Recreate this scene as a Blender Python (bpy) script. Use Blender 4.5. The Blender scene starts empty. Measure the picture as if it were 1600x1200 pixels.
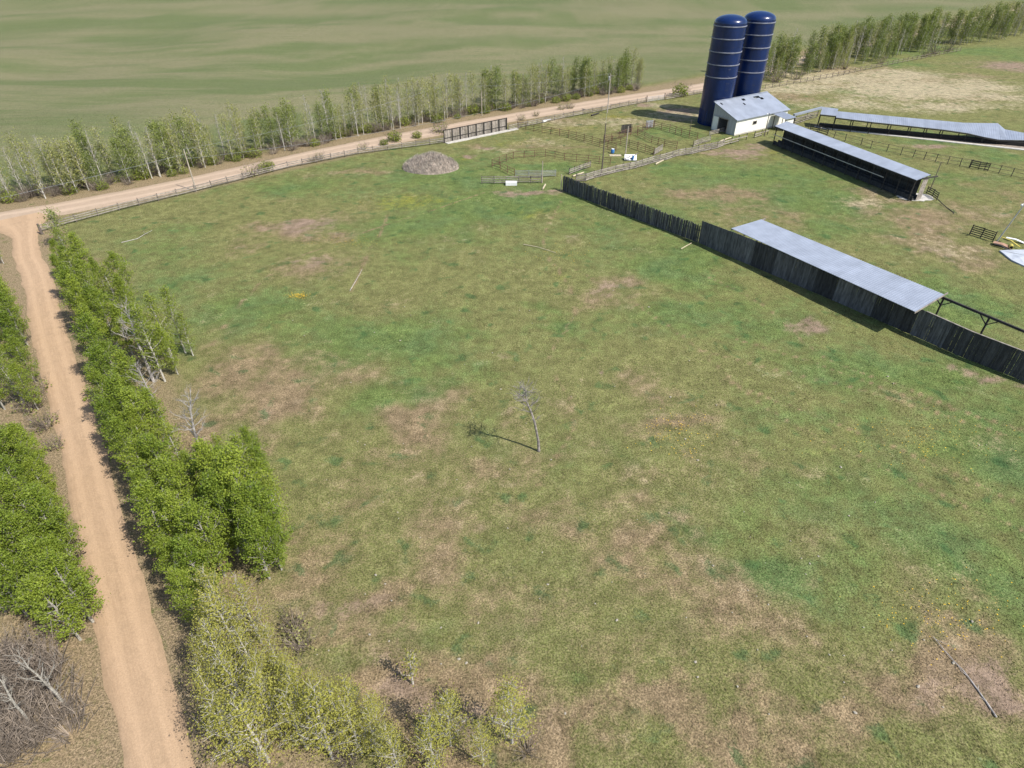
import bpy, math, random
import numpy as np
from mathutils import Vector, Matrix

SC = bpy.context.scene
COL = SC.collection
R = math.radians

# ------------------------------------------------------------------ camera
FPX, PITCH, CAMH = 978.0, R(36.9), 40.0
cd = bpy.data.cameras.new("camera")
cam = bpy.data.objects.new("camera", cd)
COL.objects.link(cam)
cam.location = (0, 0, CAMH)
cam.rotation_euler = (R(90) - PITCH, 0, 0)
cd.sensor_width = 36.0
cd.lens = 36.0 * FPX / 1600.0
cd.clip_start = 0.5
cd.clip_end = 6000
SC.camera = cam

# ------------------------------------------------------------------ light
SUN_EL = R(51)
SUN_AZ = Vector((0.85, -0.53, 0)).normalized()
sunv = Vector((SUN_AZ.x * math.cos(SUN_EL), SUN_AZ.y * math.cos(SUN_EL), math.sin(SUN_EL)))
w = bpy.data.worlds.new("World")
SC.world = w
w.use_nodes = True
nt = w.node_tree
bg = nt.nodes["Background"]
sky = nt.nodes.new("ShaderNodeTexSky")
sky.sky_type = 'NISHITA'
sky.sun_disc = False
sky.sun_elevation = SUN_EL
sky.sun_rotation = math.atan2(SUN_AZ.x, SUN_AZ.y)
sky.air_density = 1.0
sky.dust_density = 1.0
nt.links.new(sky.outputs[0], bg.inputs[0])
bg.inputs[1].default_value = 0.115
sl = bpy.data.lights.new("sun", 'SUN')
sl.energy = 4.2
sl.angle = R(0.5)
sl.color = (1.0, 0.955, 0.88)
sun = bpy.data.objects.new("sun", sl)
COL.objects.link(sun)
sun.rotation_euler = (-sunv).to_track_quat('-Z', 'Y').to_euler()
sun.location = (60, -40, 90)
SC.view_settings.view_transform = 'Standard'
SC.view_settings.look = 'None'
SC.view_settings.exposure = 0.6
SC.view_settings.gamma = 1.0
SC.render.engine = 'CYCLES'
SC.cycles.max_bounces = 6
SC.cycles.diffuse_bounces = 4
SC.cycles.transparent_max_bounces = 4


# ------------------------------------------------------------------ helpers
def G(px, py, z=0.0):
    """point of the survey plan: photo position -> point at height z"""
    u = (px - 800) / FPX
    v = (py - 600) / FPX
    d = (u, math.cos(PITCH) - v * math.sin(PITCH), -math.sin(PITCH) - v * math.cos(PITCH))
    t = (z - CAMH) / d[2]
    return Vector((d[0] * t, d[1] * t, z))


def tag(o, label=None, cat=None, group=None, kind=None):
    if label: o["label"] = label
    if cat: o["category"] = cat
    if group: o["group"] = group
    if kind: o["kind"] = kind
    return o


def empty(name, loc):
    o = bpy.data.objects.new(name, None)
    o.empty_display_size = 0.3
    COL.objects.link(o)
    o.location = loc
    return o


def thing(name, loc, label, cat, group=None):
    return tag(empty(name, loc), label, cat, group)


def link(name, me, parent=None, mat=None):
    o = bpy.data.objects.new(name, me)
    COL.objects.link(o)
    if mat is not None and not me.materials:
        me.materials.append(mat)
    if parent is not None:
        o.parent = parent
    return o


ORD = ["zeroth", "first", "second", "third", "fourth", "fifth", "sixth", "seventh", "eighth", "ninth", "tenth",
       "eleventh", "twelfth", "thirteenth", "fourteenth", "fifteenth", "sixteenth", "seventeenth", "eighteenth", "nineteenth"]
TENS = {2: "twent", 3: "thirt", 4: "fort", 5: "fift", 6: "sixt", 7: "sevent"}


def ordinal(n):
    if n < 20: return ORD[n]
    t, u = divmod(n, 10)
    return TENS[t] + "ieth" if u == 0 else TENS[t] + "y-" + ORD[u]


class MB:
    """collects boxes, beams and tubes and links them as ONE mesh object"""

    def __init__(s):
        s.v = []; s.f = []; s.t = []

    def quad(s, pts, tint=1.0):
        n = len(s.v)
        s.v += [tuple(p) for p in pts]
        s.f.append(tuple(range(n, n + len(pts)))); s.t.append(tint)

    def hexa(s, p, tint=1.0):
        n = len(s.v)
        s.v += [tuple(q) for q in p]
        for f in ((0, 3, 2, 1), (4, 5, 6, 7), (0, 1, 5, 4), (1, 2, 6, 5), (2, 3, 7, 6), (3, 0, 4, 7)):
            s.f.append(tuple(n + i for i in f)); s.t.append(tint)

    def box(s, c, size, tint=1.0, rz=0.0):
        c = Vector(c); x, y, z = (q / 2 for q in size)
        cs, sn = math.cos(rz), math.sin(rz)
        p = [c + Vector((a * cs - b * sn, a * sn + b * cs, d)) for d in (-z, z) for a, b in ((-x, -y), (x, -y), (x, y), (-x, y))]
        s.hexa(p, tint)

    def beam(s, a, b, wd, ht, tint=1.0, up=Vector((0, 0, 1))):
        a = Vector(a); b = Vector(b); d = (b - a).normalized()
        if abs(d.dot(up)) > 0.98: up = Vector((1, 0, 0))
        sx = d.cross(up).normalized() * wd / 2
        sz = sx.cross(d).normalized() * ht / 2
        s.hexa([a - sx - sz, a + sx - sz, a + sx + sz, a - sx + sz, b - sx - sz, b + sx - sz, b + sx + sz, b - sx + sz], tint)

    def tube(s, pts, rad, n=6, tint=1.0, cap=True):
        pts = [Vector(p) for p in pts]
        base = len(s.v)
        prev = None
        for i, p in enumerate(pts):
            d = (pts[min(i + 1, len(pts) - 1)] - pts[max(i - 1, 0)]).normalized()
            if prev is None:
                prev = d.orthogonal().normalized()
            u = (prev - d * prev.dot(d))
            u = u.normalized() if u.length > 1e-5 else d.orthogonal().normalized()
            prev = u
            v = d.cross(u)
            r = rad[i] if isinstance(rad, (list, tuple)) else rad
            for k in range(n):
                a = 2 * math.pi * k / n
                s.v.append(tuple(p + u * (r * math.cos(a)) + v * (r * math.sin(a))))
        for i in range(len(pts) - 1):
            for k in range(n):
                s.f.append((base + i * n + k, base + i * n + (k + 1) % n, base + (i + 1) * n + (k + 1) % n, base + (i + 1) * n + k)); s.t.append(tint)
        if cap:
            s.f.append(tuple(base + k for k in reversed(range(n)))); s.t.append(tint)
            s.f.append(tuple(base + (len(pts) - 1) * n + k for k in range(n))); s.t.append(tint)

    def lathe(s, c, prof, n=48, tint=1.0):
        base = len(s.v)
        for r, z in prof:
            for k in range(n):
                a = 2 * math.pi * k / n
                s.v.append((c[0] + r * math.cos(a), c[1] + r * math.sin(a), c[2] + z))
        for i in range(len(prof) - 1):
            for k in range(n):
                s.f.append((base + i * n + k, base + i * n + (k + 1) % n, base + (i + 1) * n + (k + 1) % n, base + (i + 1) * n + k)); s.t.append(tint)

    def mesh(s, name, mat, origin=(0, 0, 0), smooth=False):
        me = bpy.data.meshes.new(name)
        o = Vector(origin)
        me.from_pydata([(a - o.x, b - o.y, c - o.z) for a, b, c in s.v], [], s.f)
        at = me.attributes.new("tint", 'FLOAT', 'FACE')
        at.data.foreach_set("value", s.t)
        if smooth: me.polygons.foreach_set("use_smooth", [True] * len(me.polygons))
        me.materials.append(mat)
        me.update()
        return me

    def build(s, name, mat, parent=None, smooth=False):
        org = parent.location if parent is not None and parent.parent is None else (0, 0, 0)
        if parent is not None and parent.parent is not None: org = parent.parent.location
        return link(name, s.mesh(name, mat, org, smooth), parent)


# ------------------------------------------------------------------ noise and ground plan
def _hash(ix, iy, seed):
    n = (ix.astype(np.int64) * 374761393 + iy.astype(np.int64) * 668265263 + seed * 974634777) & 0x7fffffff
    n = ((n ^ (n >> 13)) * 1274126177) & 0x7fffffff
    n = (n ^ (n >> 16)) & 0xffff
    return n / 65535.0


def vnoise(x, y, seed):
    ix = np.floor(x); iy = np.floor(y)
    fx = x - ix; fy = y - iy
    fx = fx * fx * (3 - 2 * fx); fy = fy * fy * (3 - 2 * fy)
    a = _hash(ix, iy, seed); b = _hash(ix + 1, iy, seed); c = _hash(ix, iy + 1, seed); d = _hash(ix + 1, iy + 1, seed)
    return (a * (1 - fx) + b * fx) * (1 - fy) + (c * (1 - fx) + d * fx) * fy


def fbm(x, y, seed, octv=4, gain=0.55):
    s = 0; a = 1; t = 0
    for i in range(octv):
        s = s + a * vnoise(x, y, seed + i * 17); t += a
        a *= gain; x = x * 2.03 + 5.1; y = y * 2.03 + 1.7
    return s / t


def sstep(a, b, x):
    t = np.clip((x - a) / (b - a), 0, 1)
    return t * t * (3 - 2 * t)


def resample(pts, step):
    """smooth polyline through pts (Catmull-Rom), equally spaced"""
    P = [np.array(p[:2], float) for p in pts]
    P = [2 * P[0] - P[1]] + P + [2 * P[-1] - P[-2]]
    out = []
    for i in range(1, len(P) - 2):
        n = max(2, int(np.linalg.norm(P[i + 1] - P[i]) / step))
        for k in range(n):
            t = k / n
            out.append(0.5 * ((2 * P[i]) + (P[i + 1] - P[i - 1]) * t + (2 * P[i - 1] - 5 * P[i] + 4 * P[i + 1] - P[i + 2]) * t * t
                              + (3 * P[i] - P[i - 1] - 3 * P[i + 1] + P[i + 2]) * t ** 3))
    out.append(P[-2])
    return np.array(out)


def dist_poly(x, y, pl):
    d = np.full(x.shape, 1e9)
    for a, b in zip(pl[:-1], pl[1:]):
        ab = b - a
        t = np.clip(((x - a[0]) * ab[0] + (y - a[1]) * ab[1]) / (ab @ ab + 1e-9), 0, 1)
        d = np.minimum(d, np.hypot(x - a[0] - ab[0] * t, y - a[1] - ab[1] * t))
    return d


ROAD = [(-320, -40), (-190, 33), (-130, 70), (-100, 88), (-84, 98.4), (-75.9, 103.4), (-63.8, 112.2), (-53, 121.5), (-38.8, 134), (-18.9, 149.3),
        (0, 162.4), (25.6, 178.7), (45.1, 190.2), (55, 196.5), (66, 205), (80, 219), (101, 240), (155, 288), (250, 366), (640, 690)]
LANE = [(-81.5, 99), (-76.3, 92.5), (-71, 84.5), (-66, 78.4), (-55.3, 63.5), (-43, 47), (-34.7, 35.4), (-30.1, 29.1), (-25.8, 23), (-23.2, 19.5),
        (-20.5, 15.8), (-12, 4), (0, -14), (20, -45)]
road_pl = resample(ROAD, 6.0)
lane_pl = resample(LANE, 3.0)

# colour patches of the pasture: (photo x, y, half width, half height, amount)
DRY = [(480, 352, 80, 22, .9), (500, 412, 60, 20, .8), (565, 266, 45, 8, .7), (945, 446, 75, 24, .95), (870, 440, 40, 10, .4), (820, 505, 50, 15, .5),
       (420, 372, 40, 14, .6), (1130, 310, 90, 22, .7), (1190, 335, 60, 20, .5), (1080, 300, 50, 10, .4), (1480, 385, 70, 26, .85), (1420, 345, 90, 16, .7),
       (1550, 335, 70, 20, .7), (1360, 308, 80, 14, .6), (1340, 295, 60, 12, .5), (1560, 300, 60, 30, .55), (1300, 125, 110, 16, .9), (1420, 130, 140, 20, .95),
       (1500, 150, 120, 12, .8), (1240, 150, 60, 8, .7), (1560, 120, 80, 10, .6), (1350, 112, 80, 10, .8), (1280, 175, 60, 8, .5), (870, 190, 80, 10, .7),
       (960, 190, 70, 12, .8), (1040, 172, 60, 10, .9), (1010, 200, 60, 10, .4), (850, 228, 60, 8, .6), (900, 236, 60, 6, .6), (760, 230, 30, 6, .8),
       (360, 600, 60, 60, .85), (320, 560, 40, 50, .6), (400, 645, 50, 50, .8), (450, 590, 60, 40, .6), (500, 600, 60, 24, .5), (620, 680, 100, 30, .7),
       (700, 640, 60, 24, .5), (470, 880, 60, 60, .6), (520, 800, 70, 60, .5), (560, 940, 90, 40, .9), (560, 1060, 110, 50, .85), (700, 1000, 120, 50, .7),
       (850, 900, 140, 60, .55), (800, 800, 90, 30, .5), (1010, 800, 80, 24, .4), (880, 700, 60, 20, .45), (1010, 655, 100, 22, .6), (1080, 650, 60, 16, .5),
       (980, 600, 70, 18, .5), (1450, 1085, 190, 60, .95), (1570, 1060, 80, 50, .9), (1300, 1120, 150, 40, .8), (1100, 1120, 200, 50, .7), (900, 1130, 200, 60, .8),
       (700, 1150, 200, 60, .9), (1000, 1000, 120, 40, .5), (640, 860, 90, 40, .4), (220, 420, 40, 50, .3), (1280, 860, 60, 40, .4), (1180, 720, 80, 24, .4),
       (960, 540, 60, 12, .4), (1090, 380, 50, 8, .3), (300, 345, 60, 8, .5), (430, 310, 60, 8, .35), (1550, 990, 60, 60, .5), (1000, 900, 120, 40, .45),
       (1120, 960, 100, 40, .4), (620, 610, 70, 16, .35), (740, 720, 80, 24, .5), (600, 480, 70, 14, .3), (1430, 640, 60, 12, .3), (1400, 290, 50, 10, .6)]
BARE = [(485, 352, 50, 12, .9), (495, 410, 36, 12, .8), (945, 447, 46, 15, .75), (1272, 503, 46, 14, .9), (1240, 497, 24, 6, .8), (1460, 565, 22, 7, .8),
        (1500, 578, 30, 8, .9), (1545, 592, 34, 8, .9), (1590, 606, 30, 8, .7), (1150, 240, 40, 9, .9), (1175, 232, 25, 6, .8), (810, 298, 55, 4, .9),
        (850, 299, 30, 5, .8), (1455, 228, 36, 5, .9), (1585, 104, 50, 9, .95), (1500, 98, 60, 5, .5), (540, 935, 50, 20, .7), (580, 1010, 70, 30, .5), (600, 1080, 60, 30, .8),
        (1560, 1100, 70, 30, .8), (1470, 1100, 90, 40, .6), (1440, 1060, 60, 20, .4), (800, 568, 24, 8, .6), (932, 588, 8, 6, .9), (820, 655, 14, 8, .4), (1060, 172, 50, 7, .9),
        (1000, 163, 26, 4, .9), (770, 233, 16, 4, 1.), (735, 243, 12, 4, 1.), (790, 245, 30, 4, .4), (1050, 186, 40, 5, .6), (400, 650, 30, 24, .5), (350, 690, 30, 30, .4),
        (330, 590, 24, 20, .5), (740, 1080, 60, 40, .5), (850, 1110, 80, 30, .4), (1430, 345, 50, 8, .4), (1475, 395, 40, 12, .6), (1500, 370, 40, 10, .4),
        (1430, 312, 34, 8, .6), (900, 262, 40, 4, .4), (1545, 330, 40, 10, .5), (1140, 222, 60, 5, .3)]
LUSH = [(700, 272, 150, 30, .9), (780, 312, 140, 30, .9), (600, 300, 100, 18, .6), (690, 350, 160, 26, .6), (580, 530, 130, 36, .9), (470, 565, 60, 24, .7),
        (640, 565, 100, 24, .6), (860, 508, 46, 16, 1.), (835, 478, 30, 10, .7), (1050, 412, 110, 36, .8), (1000, 335, 90, 24, .6), (950, 365, 90, 18, .5),
        (1150, 500, 200, 40, .8), (1400, 575, 160, 36, .9), (1560, 690, 110, 60, .95), (1260, 640, 140, 24, .7), (1350, 780, 180, 60, .6), (1500, 900, 130, 110, .9),
        (1200, 915, 80, 40, .7), (1085, 815, 40, 20, .9), (1250, 310, 130, 30, .95), (1210, 275, 110, 24, .9), (1100, 270, 110, 16, .8), (1400, 460, 120, 30, .9),
        (1520, 490, 100, 30, .9), (1320, 360, 90, 24, .7), (300, 430, 90, 40, .7), (350, 495, 80, 40, .8), (440, 480, 90, 30, .6), (260, 370, 90, 24, .7), (420, 292, 110, 14, .8),
        (870, 262, 70, 7, .9), (1050, 208, 45, 8, .9), (1120, 216, 50, 5, .5), (1480, 215, 90, 10, .7), (1560, 245, 60, 12, .9), (1340, 230, 60, 10, .5), (1500, 275, 80, 8, .8), (1450, 330, 50, 8, .6),
        (1500, 80, 110, 6, .9), (1400, 100, 60, 5, .5), (1580, 90, 40, 6, .7), (1370, 128, 60, 4, .6), (1330, 145, 50, 5, .6), (1230, 165, 60, 5, .6), (640, 630, 70, 22, .7), (560, 640, 50, 40, .7),
        (960, 710, 60, 18, .4), (1150, 680, 60, 16, .4), (720, 600, 60, 20, .5), (800, 690, 50, 20, .4), (930, 1040, 30, 12, .8), (640, 960, 60, 20, .4), (470, 930, 30, 30, .6), (1580, 560, 40, 16, .7),
        (1590, 800, 60, 60, .6), (1440, 700, 120, 40, .6), (520, 350, 50, 10, .3), (1240, 790, 70, 30, .5)]
STRAW = [(1300, 122, 100, 10, .95), (1400, 118, 90, 10, .9), (1430, 140, 130, 16, 1.), (1520, 135, 90, 14, .8), (1260, 136, 70, 7, .9), (1340, 162, 90, 8, .7), (1480, 165, 110, 8, .7), (1560, 150, 60, 12, .7), (1215, 142, 50, 5, .8),
         (1060, 178, 60, 9, .8), (960, 192, 80, 9, .6), (870, 193, 60, 6, .45), (1020, 163, 40, 5, .8), (1480, 385, 50, 14, .5), (1340, 310, 50, 8, .5), (840, 222, 70, 6, .4), (1560, 335, 40, 10, .4), (950, 446, 40, 12, .4), (770, 235, 40, 6, .5)]
YELL = [(650, 310, 60, 14, .8), (600, 325, 80, 12, .6), (840, 335, 60, 16, .7), (300, 362, 50, 10, .4), (550, 380, 60, 10, .5), (880, 200, 60, 8, .7), (960, 185, 40, 6, .8), (1440, 690, 120, 40, .5),
        (1500, 950, 80, 40, .5), (1060, 680, 60, 30, .5), (940, 320, 50, 12, .5), (720, 245, 40, 10, .7), (820, 222, 60, 6, .7), (450, 360, 70, 12, .5), (1210, 240, 30, 8, .6), (1330, 700, 100, 40, .4), (1000, 500, 80, 16, .4),
        (1150, 560, 80, 16, .4), (870, 420, 60, 16, .5)]


def patches(x, y, lst, wx, wy):
    s = np.zeros(x.shape)
    for px, py, rx, ry, a in lst:
        c = G(px, py)
        rw = (G(px + rx, py) - c).length
        rd = (G(px, py - ry) - G(px, py + ry)).length / 2
        q = ((x + wx - c.x) / rw) ** 2 + ((y + wy - c.y) / rd) ** 2
        s = np.maximum(s, a * np.exp(-0.75 * q))
    return s


TRACKS = [[(880, 310), (850, 380), (900, 470), (860, 560), (900, 650), (840, 760)], [(760, 300), (640, 340), (520, 380), (420, 430), (330, 540)], [(900, 420), (1060, 520), (1200, 640), (1400, 740), (1600, 830)],
          [(1100, 430), (1190, 475), (1290, 560), (1400, 600), (1500, 640), (1600, 678)], [(1090, 545), (1200, 575), (1330, 605), (1450, 640), (1600, 690)],
          [(1150, 530), (1280, 570), (1400, 612), (1600, 672)], [(610, 330), (560, 430), (545, 460)], [(1120, 590), (1250, 640), (1400, 700), (1600, 790)]]


def ground_layers(x, y):
    """albedo layers of the ground plan at (x, y): dry grass, lush grass, bare soil, crop field, dandelions, verge litter"""
    wx = (fbm(x * .12, y * .12, 3) - .5) * 12 + (fbm(x * .7, y * .7, 8) - .5) * 3
    wy = (fbm(x * .12, y * .12, 5) - .5) * 12 + (fbm(x * .7, y * .7, 9) - .5) * 3
    n1 = fbm(x * .055, y * .055, 21, 5); n2 = fbm(x * .2, y * .2, 31, 5); n3 = fbm(x * .8, y * .8, 41, 4)
    dry = patches(x, y, DRY, wx, wy) + (n2 - .5) * 1.1 + (n1 - .5) * .5 + (n3 - .5) * .55
    lush = patches(x, y, LUSH, wx, wy) + (n1 - .5) * .7 - (n2 - .5) * .6 + (n3 - .5) * .5
    bare = patches(x, y, BARE, wx * .6, wy * .6) + (n3 - .5) * .7 + (n2 - .5) * .5
    near = 1 - sstep(15, 75, y)
    dry = dry + .14 * near - .08; lush = lush - .04 * near
    yel = patches(x, y, YELL, wx, wy) + (n3 - .5) * .8
    dr = dist_poly(x, y, road_pl); dl = dist_poly(x, y, lane_pl)
    # north side of the gravel road = crop field
    side = np.zeros(x.shape)
    ry = np.interp(x, road_pl[:, 0], road_pl[:, 1])
    side = y - ry
    crop = sstep(9, 15, dr) * (side > 0)
    crop = crop * (x < 150 + (y - 250) * 1.3)
    verge = np.maximum((1 - sstep(3.2, 6.5, dl + (n2 - .5) * 4)) , (1 - sstep(3.6, 8.5, dr + (n2 - .5) * 4)) * np.where(side > 0, 1, .65))
    litter = (1 - sstep(6, 14, dr + (n2 - .5) * 4)) * (side > 0)
    litter = np.maximum(litter, (1 - sstep(6, 13, dl + (n2 - .5) * 5)) * (y < 84))
    verge = np.maximum(verge, litter * .75)
    for t in TRACKS:
        pl = np.array([G(*p)[:2] for p in t])
        dt = dist_poly(x + (n3 - .5) * .8, y, resample([tuple(p) for p in pl], 3))
        yel = np.maximum(yel, .75 * np.exp(-(dt / .22) ** 2)); dry = np.maximum(dry, .75 * np.exp(-(dt / .22) ** 2))
    # crop field: long drifts of stubble and green that follow the sown rows
    cx = x * .014 + (fbm(x * .01, y * .01, 77) - .5) * 1.6; cy = (y - .12 * x) * .06 + (fbm(x * .008, y * .010, 78) - .5) * 6.0
    cn = fbm(cx, cy, 61, 5)
    fld = np.clip((cn - .5) * 3.6 + .5 + (fbm(x * .08, y * .35, 91) - .5) * .9, 0, 1)
    straw = patches(x, y, STRAW, wx * .7, wy * .7) + (n3 - .5) * .6 + (n2 - .5) * .6
    return [np.clip(a, 0, 1) for a in (dry, lush, bare, crop, yel, verge, fld, straw)]


def relief(x, y):
    ry = np.interp(x, road_pl[:, 0], road_pl[:, 1])
    k = sstep(14, 60, y - ry)
    far = (fbm(x * .011 + 3, y * .014, 15, 3) - .5) * 7.0 * k
    dr = dist_poly(x, y, road_pl); dl = dist_poly(x, y, lane_pl)
    flat = sstep(4, 9, np.minimum(dr, dl))
    return far * flat + (fbm(x * .3, y * .3, 55, 3) - .5) * .16 * flat


# ------------------------------------------------------------------ materials
class NT:
    def __init__(s, name):
        s.m = bpy.data.materials.new(name)
        s.m.use_nodes = True
        s.t = s.m.node_tree
        s.b = s.t.nodes["Principled BSDF"]
        s.out = s.t.nodes["Material Output"]

    def n(s, kind, **kw):
        q = s.t.nodes.new("ShaderNode" + kind)
        for k, v in kw.items(): setattr(q, k, v)
        return q

    def l(s, a, b): s.t.links.new(a, b)

    def val(s, op, a, b=None, c=None, clamp=False):
        q = s.n("Math", operation=op, use_clamp=clamp)
        for i, x in enumerate((a, b, c)):
            if x is None: continue
            if isinstance(x, (int, float)): q.inputs[i].default_value = x
            else: s.l(x, q.inputs[i])
        return q.outputs[0]

    def mix(s, f, a, b, blend='MIX'):
        q = s.n("Mix", data_type='RGBA', blend_type=blend)
        for i, x in ((0, f), (6, a), (7, b)):
            if isinstance(x, (int, float)): q.inputs[i].default_value = x
            elif isinstance(x, tuple): q.inputs[i].default_value = (*x, 1)
            else: s.l(x, q.inputs[i])
        return q.outputs[2]

    def noise(s, vec, scale, detail=4, rough=.55, dist=0):
        q = s.n("TexNoise")
        q.inputs["Scale"].default_value = scale; q.inputs["Detail"].default_value = detail
        q.inputs["Roughness"].default_value = rough; q.inputs["Distortion"].default_value = dist
        s.l(vec, q.inputs["Vector"])
        return q.outputs[0]

    def ramp(s, f, lo, hi, a=0.0, b=1.0):
        q = s.n("MapRange", interpolation_type='SMOOTHSTEP')
        s.l(f, q.inputs[0])
        for i, v in ((1, lo), (2, hi), (3, a), (4, b)): q.inputs[i].default_value = v
        return q.outputs[0]

    def attr(s, name, out="Fac"):
        q = s.n("Attribute"); q.attribute_name = name
        return q.outputs[out]

    def bump(s, h, strength, dist):
        q = s.n("Bump"); q.inputs["Strength"].default_value = strength; q.inputs["Distance"].default_value = dist
        s.l(h, q.inputs["Height"]); s.l(q.outputs[0], s.b.inputs["Normal"])


def simple(name, col, rough=.8, var=.35, scale=3.0, metal=0.0, tint=True, stretch=(1, 1, 1), col2=None, bump=0.0, spec=.3):
    k = NT(name)
    tc = k.n("TexCoord"); mp = k.n("Mapping"); mp.inputs["Scale"].default_value = stretch
    k.l(tc.outputs["Object"], mp.inputs[0])
    n = k.noise(mp.outputs[0], scale, 5, .6)
    c2 = col2 if col2 else tuple(q * (1 - var) for q in col)
    c = k.mix(k.ramp(n, .32, .68), col, c2)
    if tint:
        t = k.attr("tint")
        q = k.n("CombineColor"); [k.l(t, q.inputs[i]) for i in range(3)]
        c = k.mix(1.0, c, q.outputs[0], 'MULTIPLY')
    k.l(c, k.b.inputs["Base Color"])
    k.b.inputs["Roughness"].default_value = rough
    k.b.inputs["Metallic"].default_value = metal
    k.b.inputs["Specular IOR Level"].default_value = spec
    if bump: k.bump(n, bump, .03)
    return k.m


def grass_material(name, blade):
    k = NT(name)
    geo = k.n("NewGeometry"); pos = geo.outputs["Position"]
    lay = k.n("Attribute"); lay.attribute_name = "layers"
    lay2 = k.n("Attribute"); lay2.attribute_name = "layers_b"
    sp = k.n("SeparateColor"); k.l(lay.outputs["Color"], sp.inputs[0])
    sp2 = k.n("SeparateColor"); k.l(lay2.outputs["Color"], sp2.inputs[0])
    dry, lush, bare, crop = sp.outputs[0], sp.outputs[1], sp.outputs[2], lay.outputs["Alpha"]
    yel, verge, fld, straw = sp2.outputs[0], sp2.outputs[1], sp2.outputs[2], lay2.outputs['Alpha']
    nm = k.noise(pos, .9, 6, .62); nf = k.noise(pos, 4.5, 5, .65); ng = k.noise(pos, 8.5, 4, .75); nt_ = k.noise(pos, .42, 3, .45, .3)
    olive = k.mix(k.ramp(nf, .3, .7), (.118, .130, .040), (.190, .174, .076))
    green = k.mix(k.ramp(nf, .3, .7), (.078, .123, .033), (.136, .172, .054))
    tan = k.mix(k.ramp(nf, .3, .7), (.268, .196, .118), (.158, .116, .068))
    soil = k.mix(k.ramp(ng, .3, .7), (.290, .208, .150), (.185, .136, .098))
    yellow = (.200, .190, .028)
    dark = (.040, .095, .032)

    def fac(a, amt, lo, hi):
        s = k.val('ADD', a, k.val('MULTIPLY', k.val('SUBTRACT', nm, .5), amt))
        s = k.val('ADD', s, k.val('MULTIPLY', k.val('SUBTRACT', nf, .5), amt * .9))
        s = k.val('ADD', s, k.val('MULTIPLY', k.val('SUBTRACT', ng, .5), amt * .8))
        return k.ramp(s, lo, hi)
    hue = k.noise(pos, .16, 4, .6)
    green = k.mix(k.ramp(hue, .38, .7, 0, .8), green, k.mix(k.ramp(nf, .3, .7), (.062, .116, .040), (.116, .162, .064)))
    c = k.mix(k.val('MULTIPLY', fac(lush, 1.0, .02, .85), .9), olive, green)
    c = k.mix(k.val('MULTIPLY', fac(yel, .9, .45, 1.0), .55), c, yellow)
    c = k.mix(k.val('MULTIPLY', fac(dry, .95, .18, .95), .95), c, tan)
    c = k.mix(fac(straw, 1.0, .2, .9), c, k.mix(k.ramp(nf, .3, .7), (.40, .340, .225), (.26, .22, .13)))
    c = k.mix(fac(bare, .8, .35, .95), c, soil)
    tuft = k.ramp(k.val('ADD', nt_, k.val('MULTIPLY', k.val('SUBTRACT', nf, .5), .30)), .60, .72)
    c = k.mix(k.val('MULTIPLY', tuft, .62), c, dark)
    mo = k.n("CombineColor"); mv = k.val('MULTIPLY', k.ramp(nm, .3, .7, .80, 1.20), k.ramp(k.noise(pos, .35, 5, .65), .3, .7, .86, 1.14)); [k.l(mv, mo.inputs[i]) for i in range(3)]
    c = k.mix(1.0, c, mo.outputs[0], 'MULTIPLY')
    # verge and leaf litter
    vc = k.mix(k.ramp(nf, .3, .7), (.29, .215, .135), (.17, .135, .075))
    vc = k.mix(k.ramp(nm, .55, .72), vc, (.105, .115, .040))
    c = k.mix(fac(verge, .7, .2, .8), c, vc)
    # crop field
    rowm = k.n('Mapping'); rowm.inputs['Scale'].default_value = (.05, 1.0, 1); k.l(pos, rowm.inputs[0]); rows = k.noise(rowm.outputs[0], .9, 4, .7)
    cc = k.mix(k.val('ADD', k.val('MULTIPLY', fld, .8), k.val('MULTIPLY', k.val('SUBTRACT', rows, .42), 1.1), clamp=True), (.104, .130, .052), (.190, .172, .100))
    cc = k.mix(k.ramp(nm, .35, .7, 0, .5), cc, (.125, .135, .055))
    c = k.mix(crop, c, cc)
    if blade:
        t = k.attr("tint")
        q = k.n("CombineColor"); [k.l(t, q.inputs[i]) for i in range(3)]
        c = k.mix(1.0, c, q.outputs[0], 'MULTIPLY')
    else:
        g = k.ramp(ng, .36, .64, .50, 1.50)
        q = k.n("CombineColor"); [k.l(g, q.inputs[i]) for i in range(3)]
        c = k.mix(1.0, c, q.outputs[0], 'MULTIPLY')
        h = k.val('ADD', k.val('MULTIPLY', nf, .6), k.val('MULTIPLY', ng, .4))
        k.bump(h, .9, .16)
    if blade:
        nv = k.n("CombineXYZ"); nv.inputs[2].default_value = 1.0
        vm = k.n("VectorMath", operation='ADD'); k.l(geo.outputs['Normal'], vm.inputs[0]); vs = k.n("VectorMath", operation='SCALE'); k.l(nv.outputs[0], vs.inputs[0]); vs.inputs['Scale'].default_value = 2.0
        k.l(vs.outputs[0], vm.inputs[1]); vn = k.n("VectorMath", operation='NORMALIZE'); k.l(vm.outputs[0], vn.inputs[0]); k.l(vn.outputs[0], k.b.inputs['Normal'])
    k.l(c, k.b.inputs["Base Color"])
    k.b.inputs["Roughness"].default_value = .95
    k.b.inputs["Specular IOR Level"].default_value = .1
    return k.m


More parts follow.
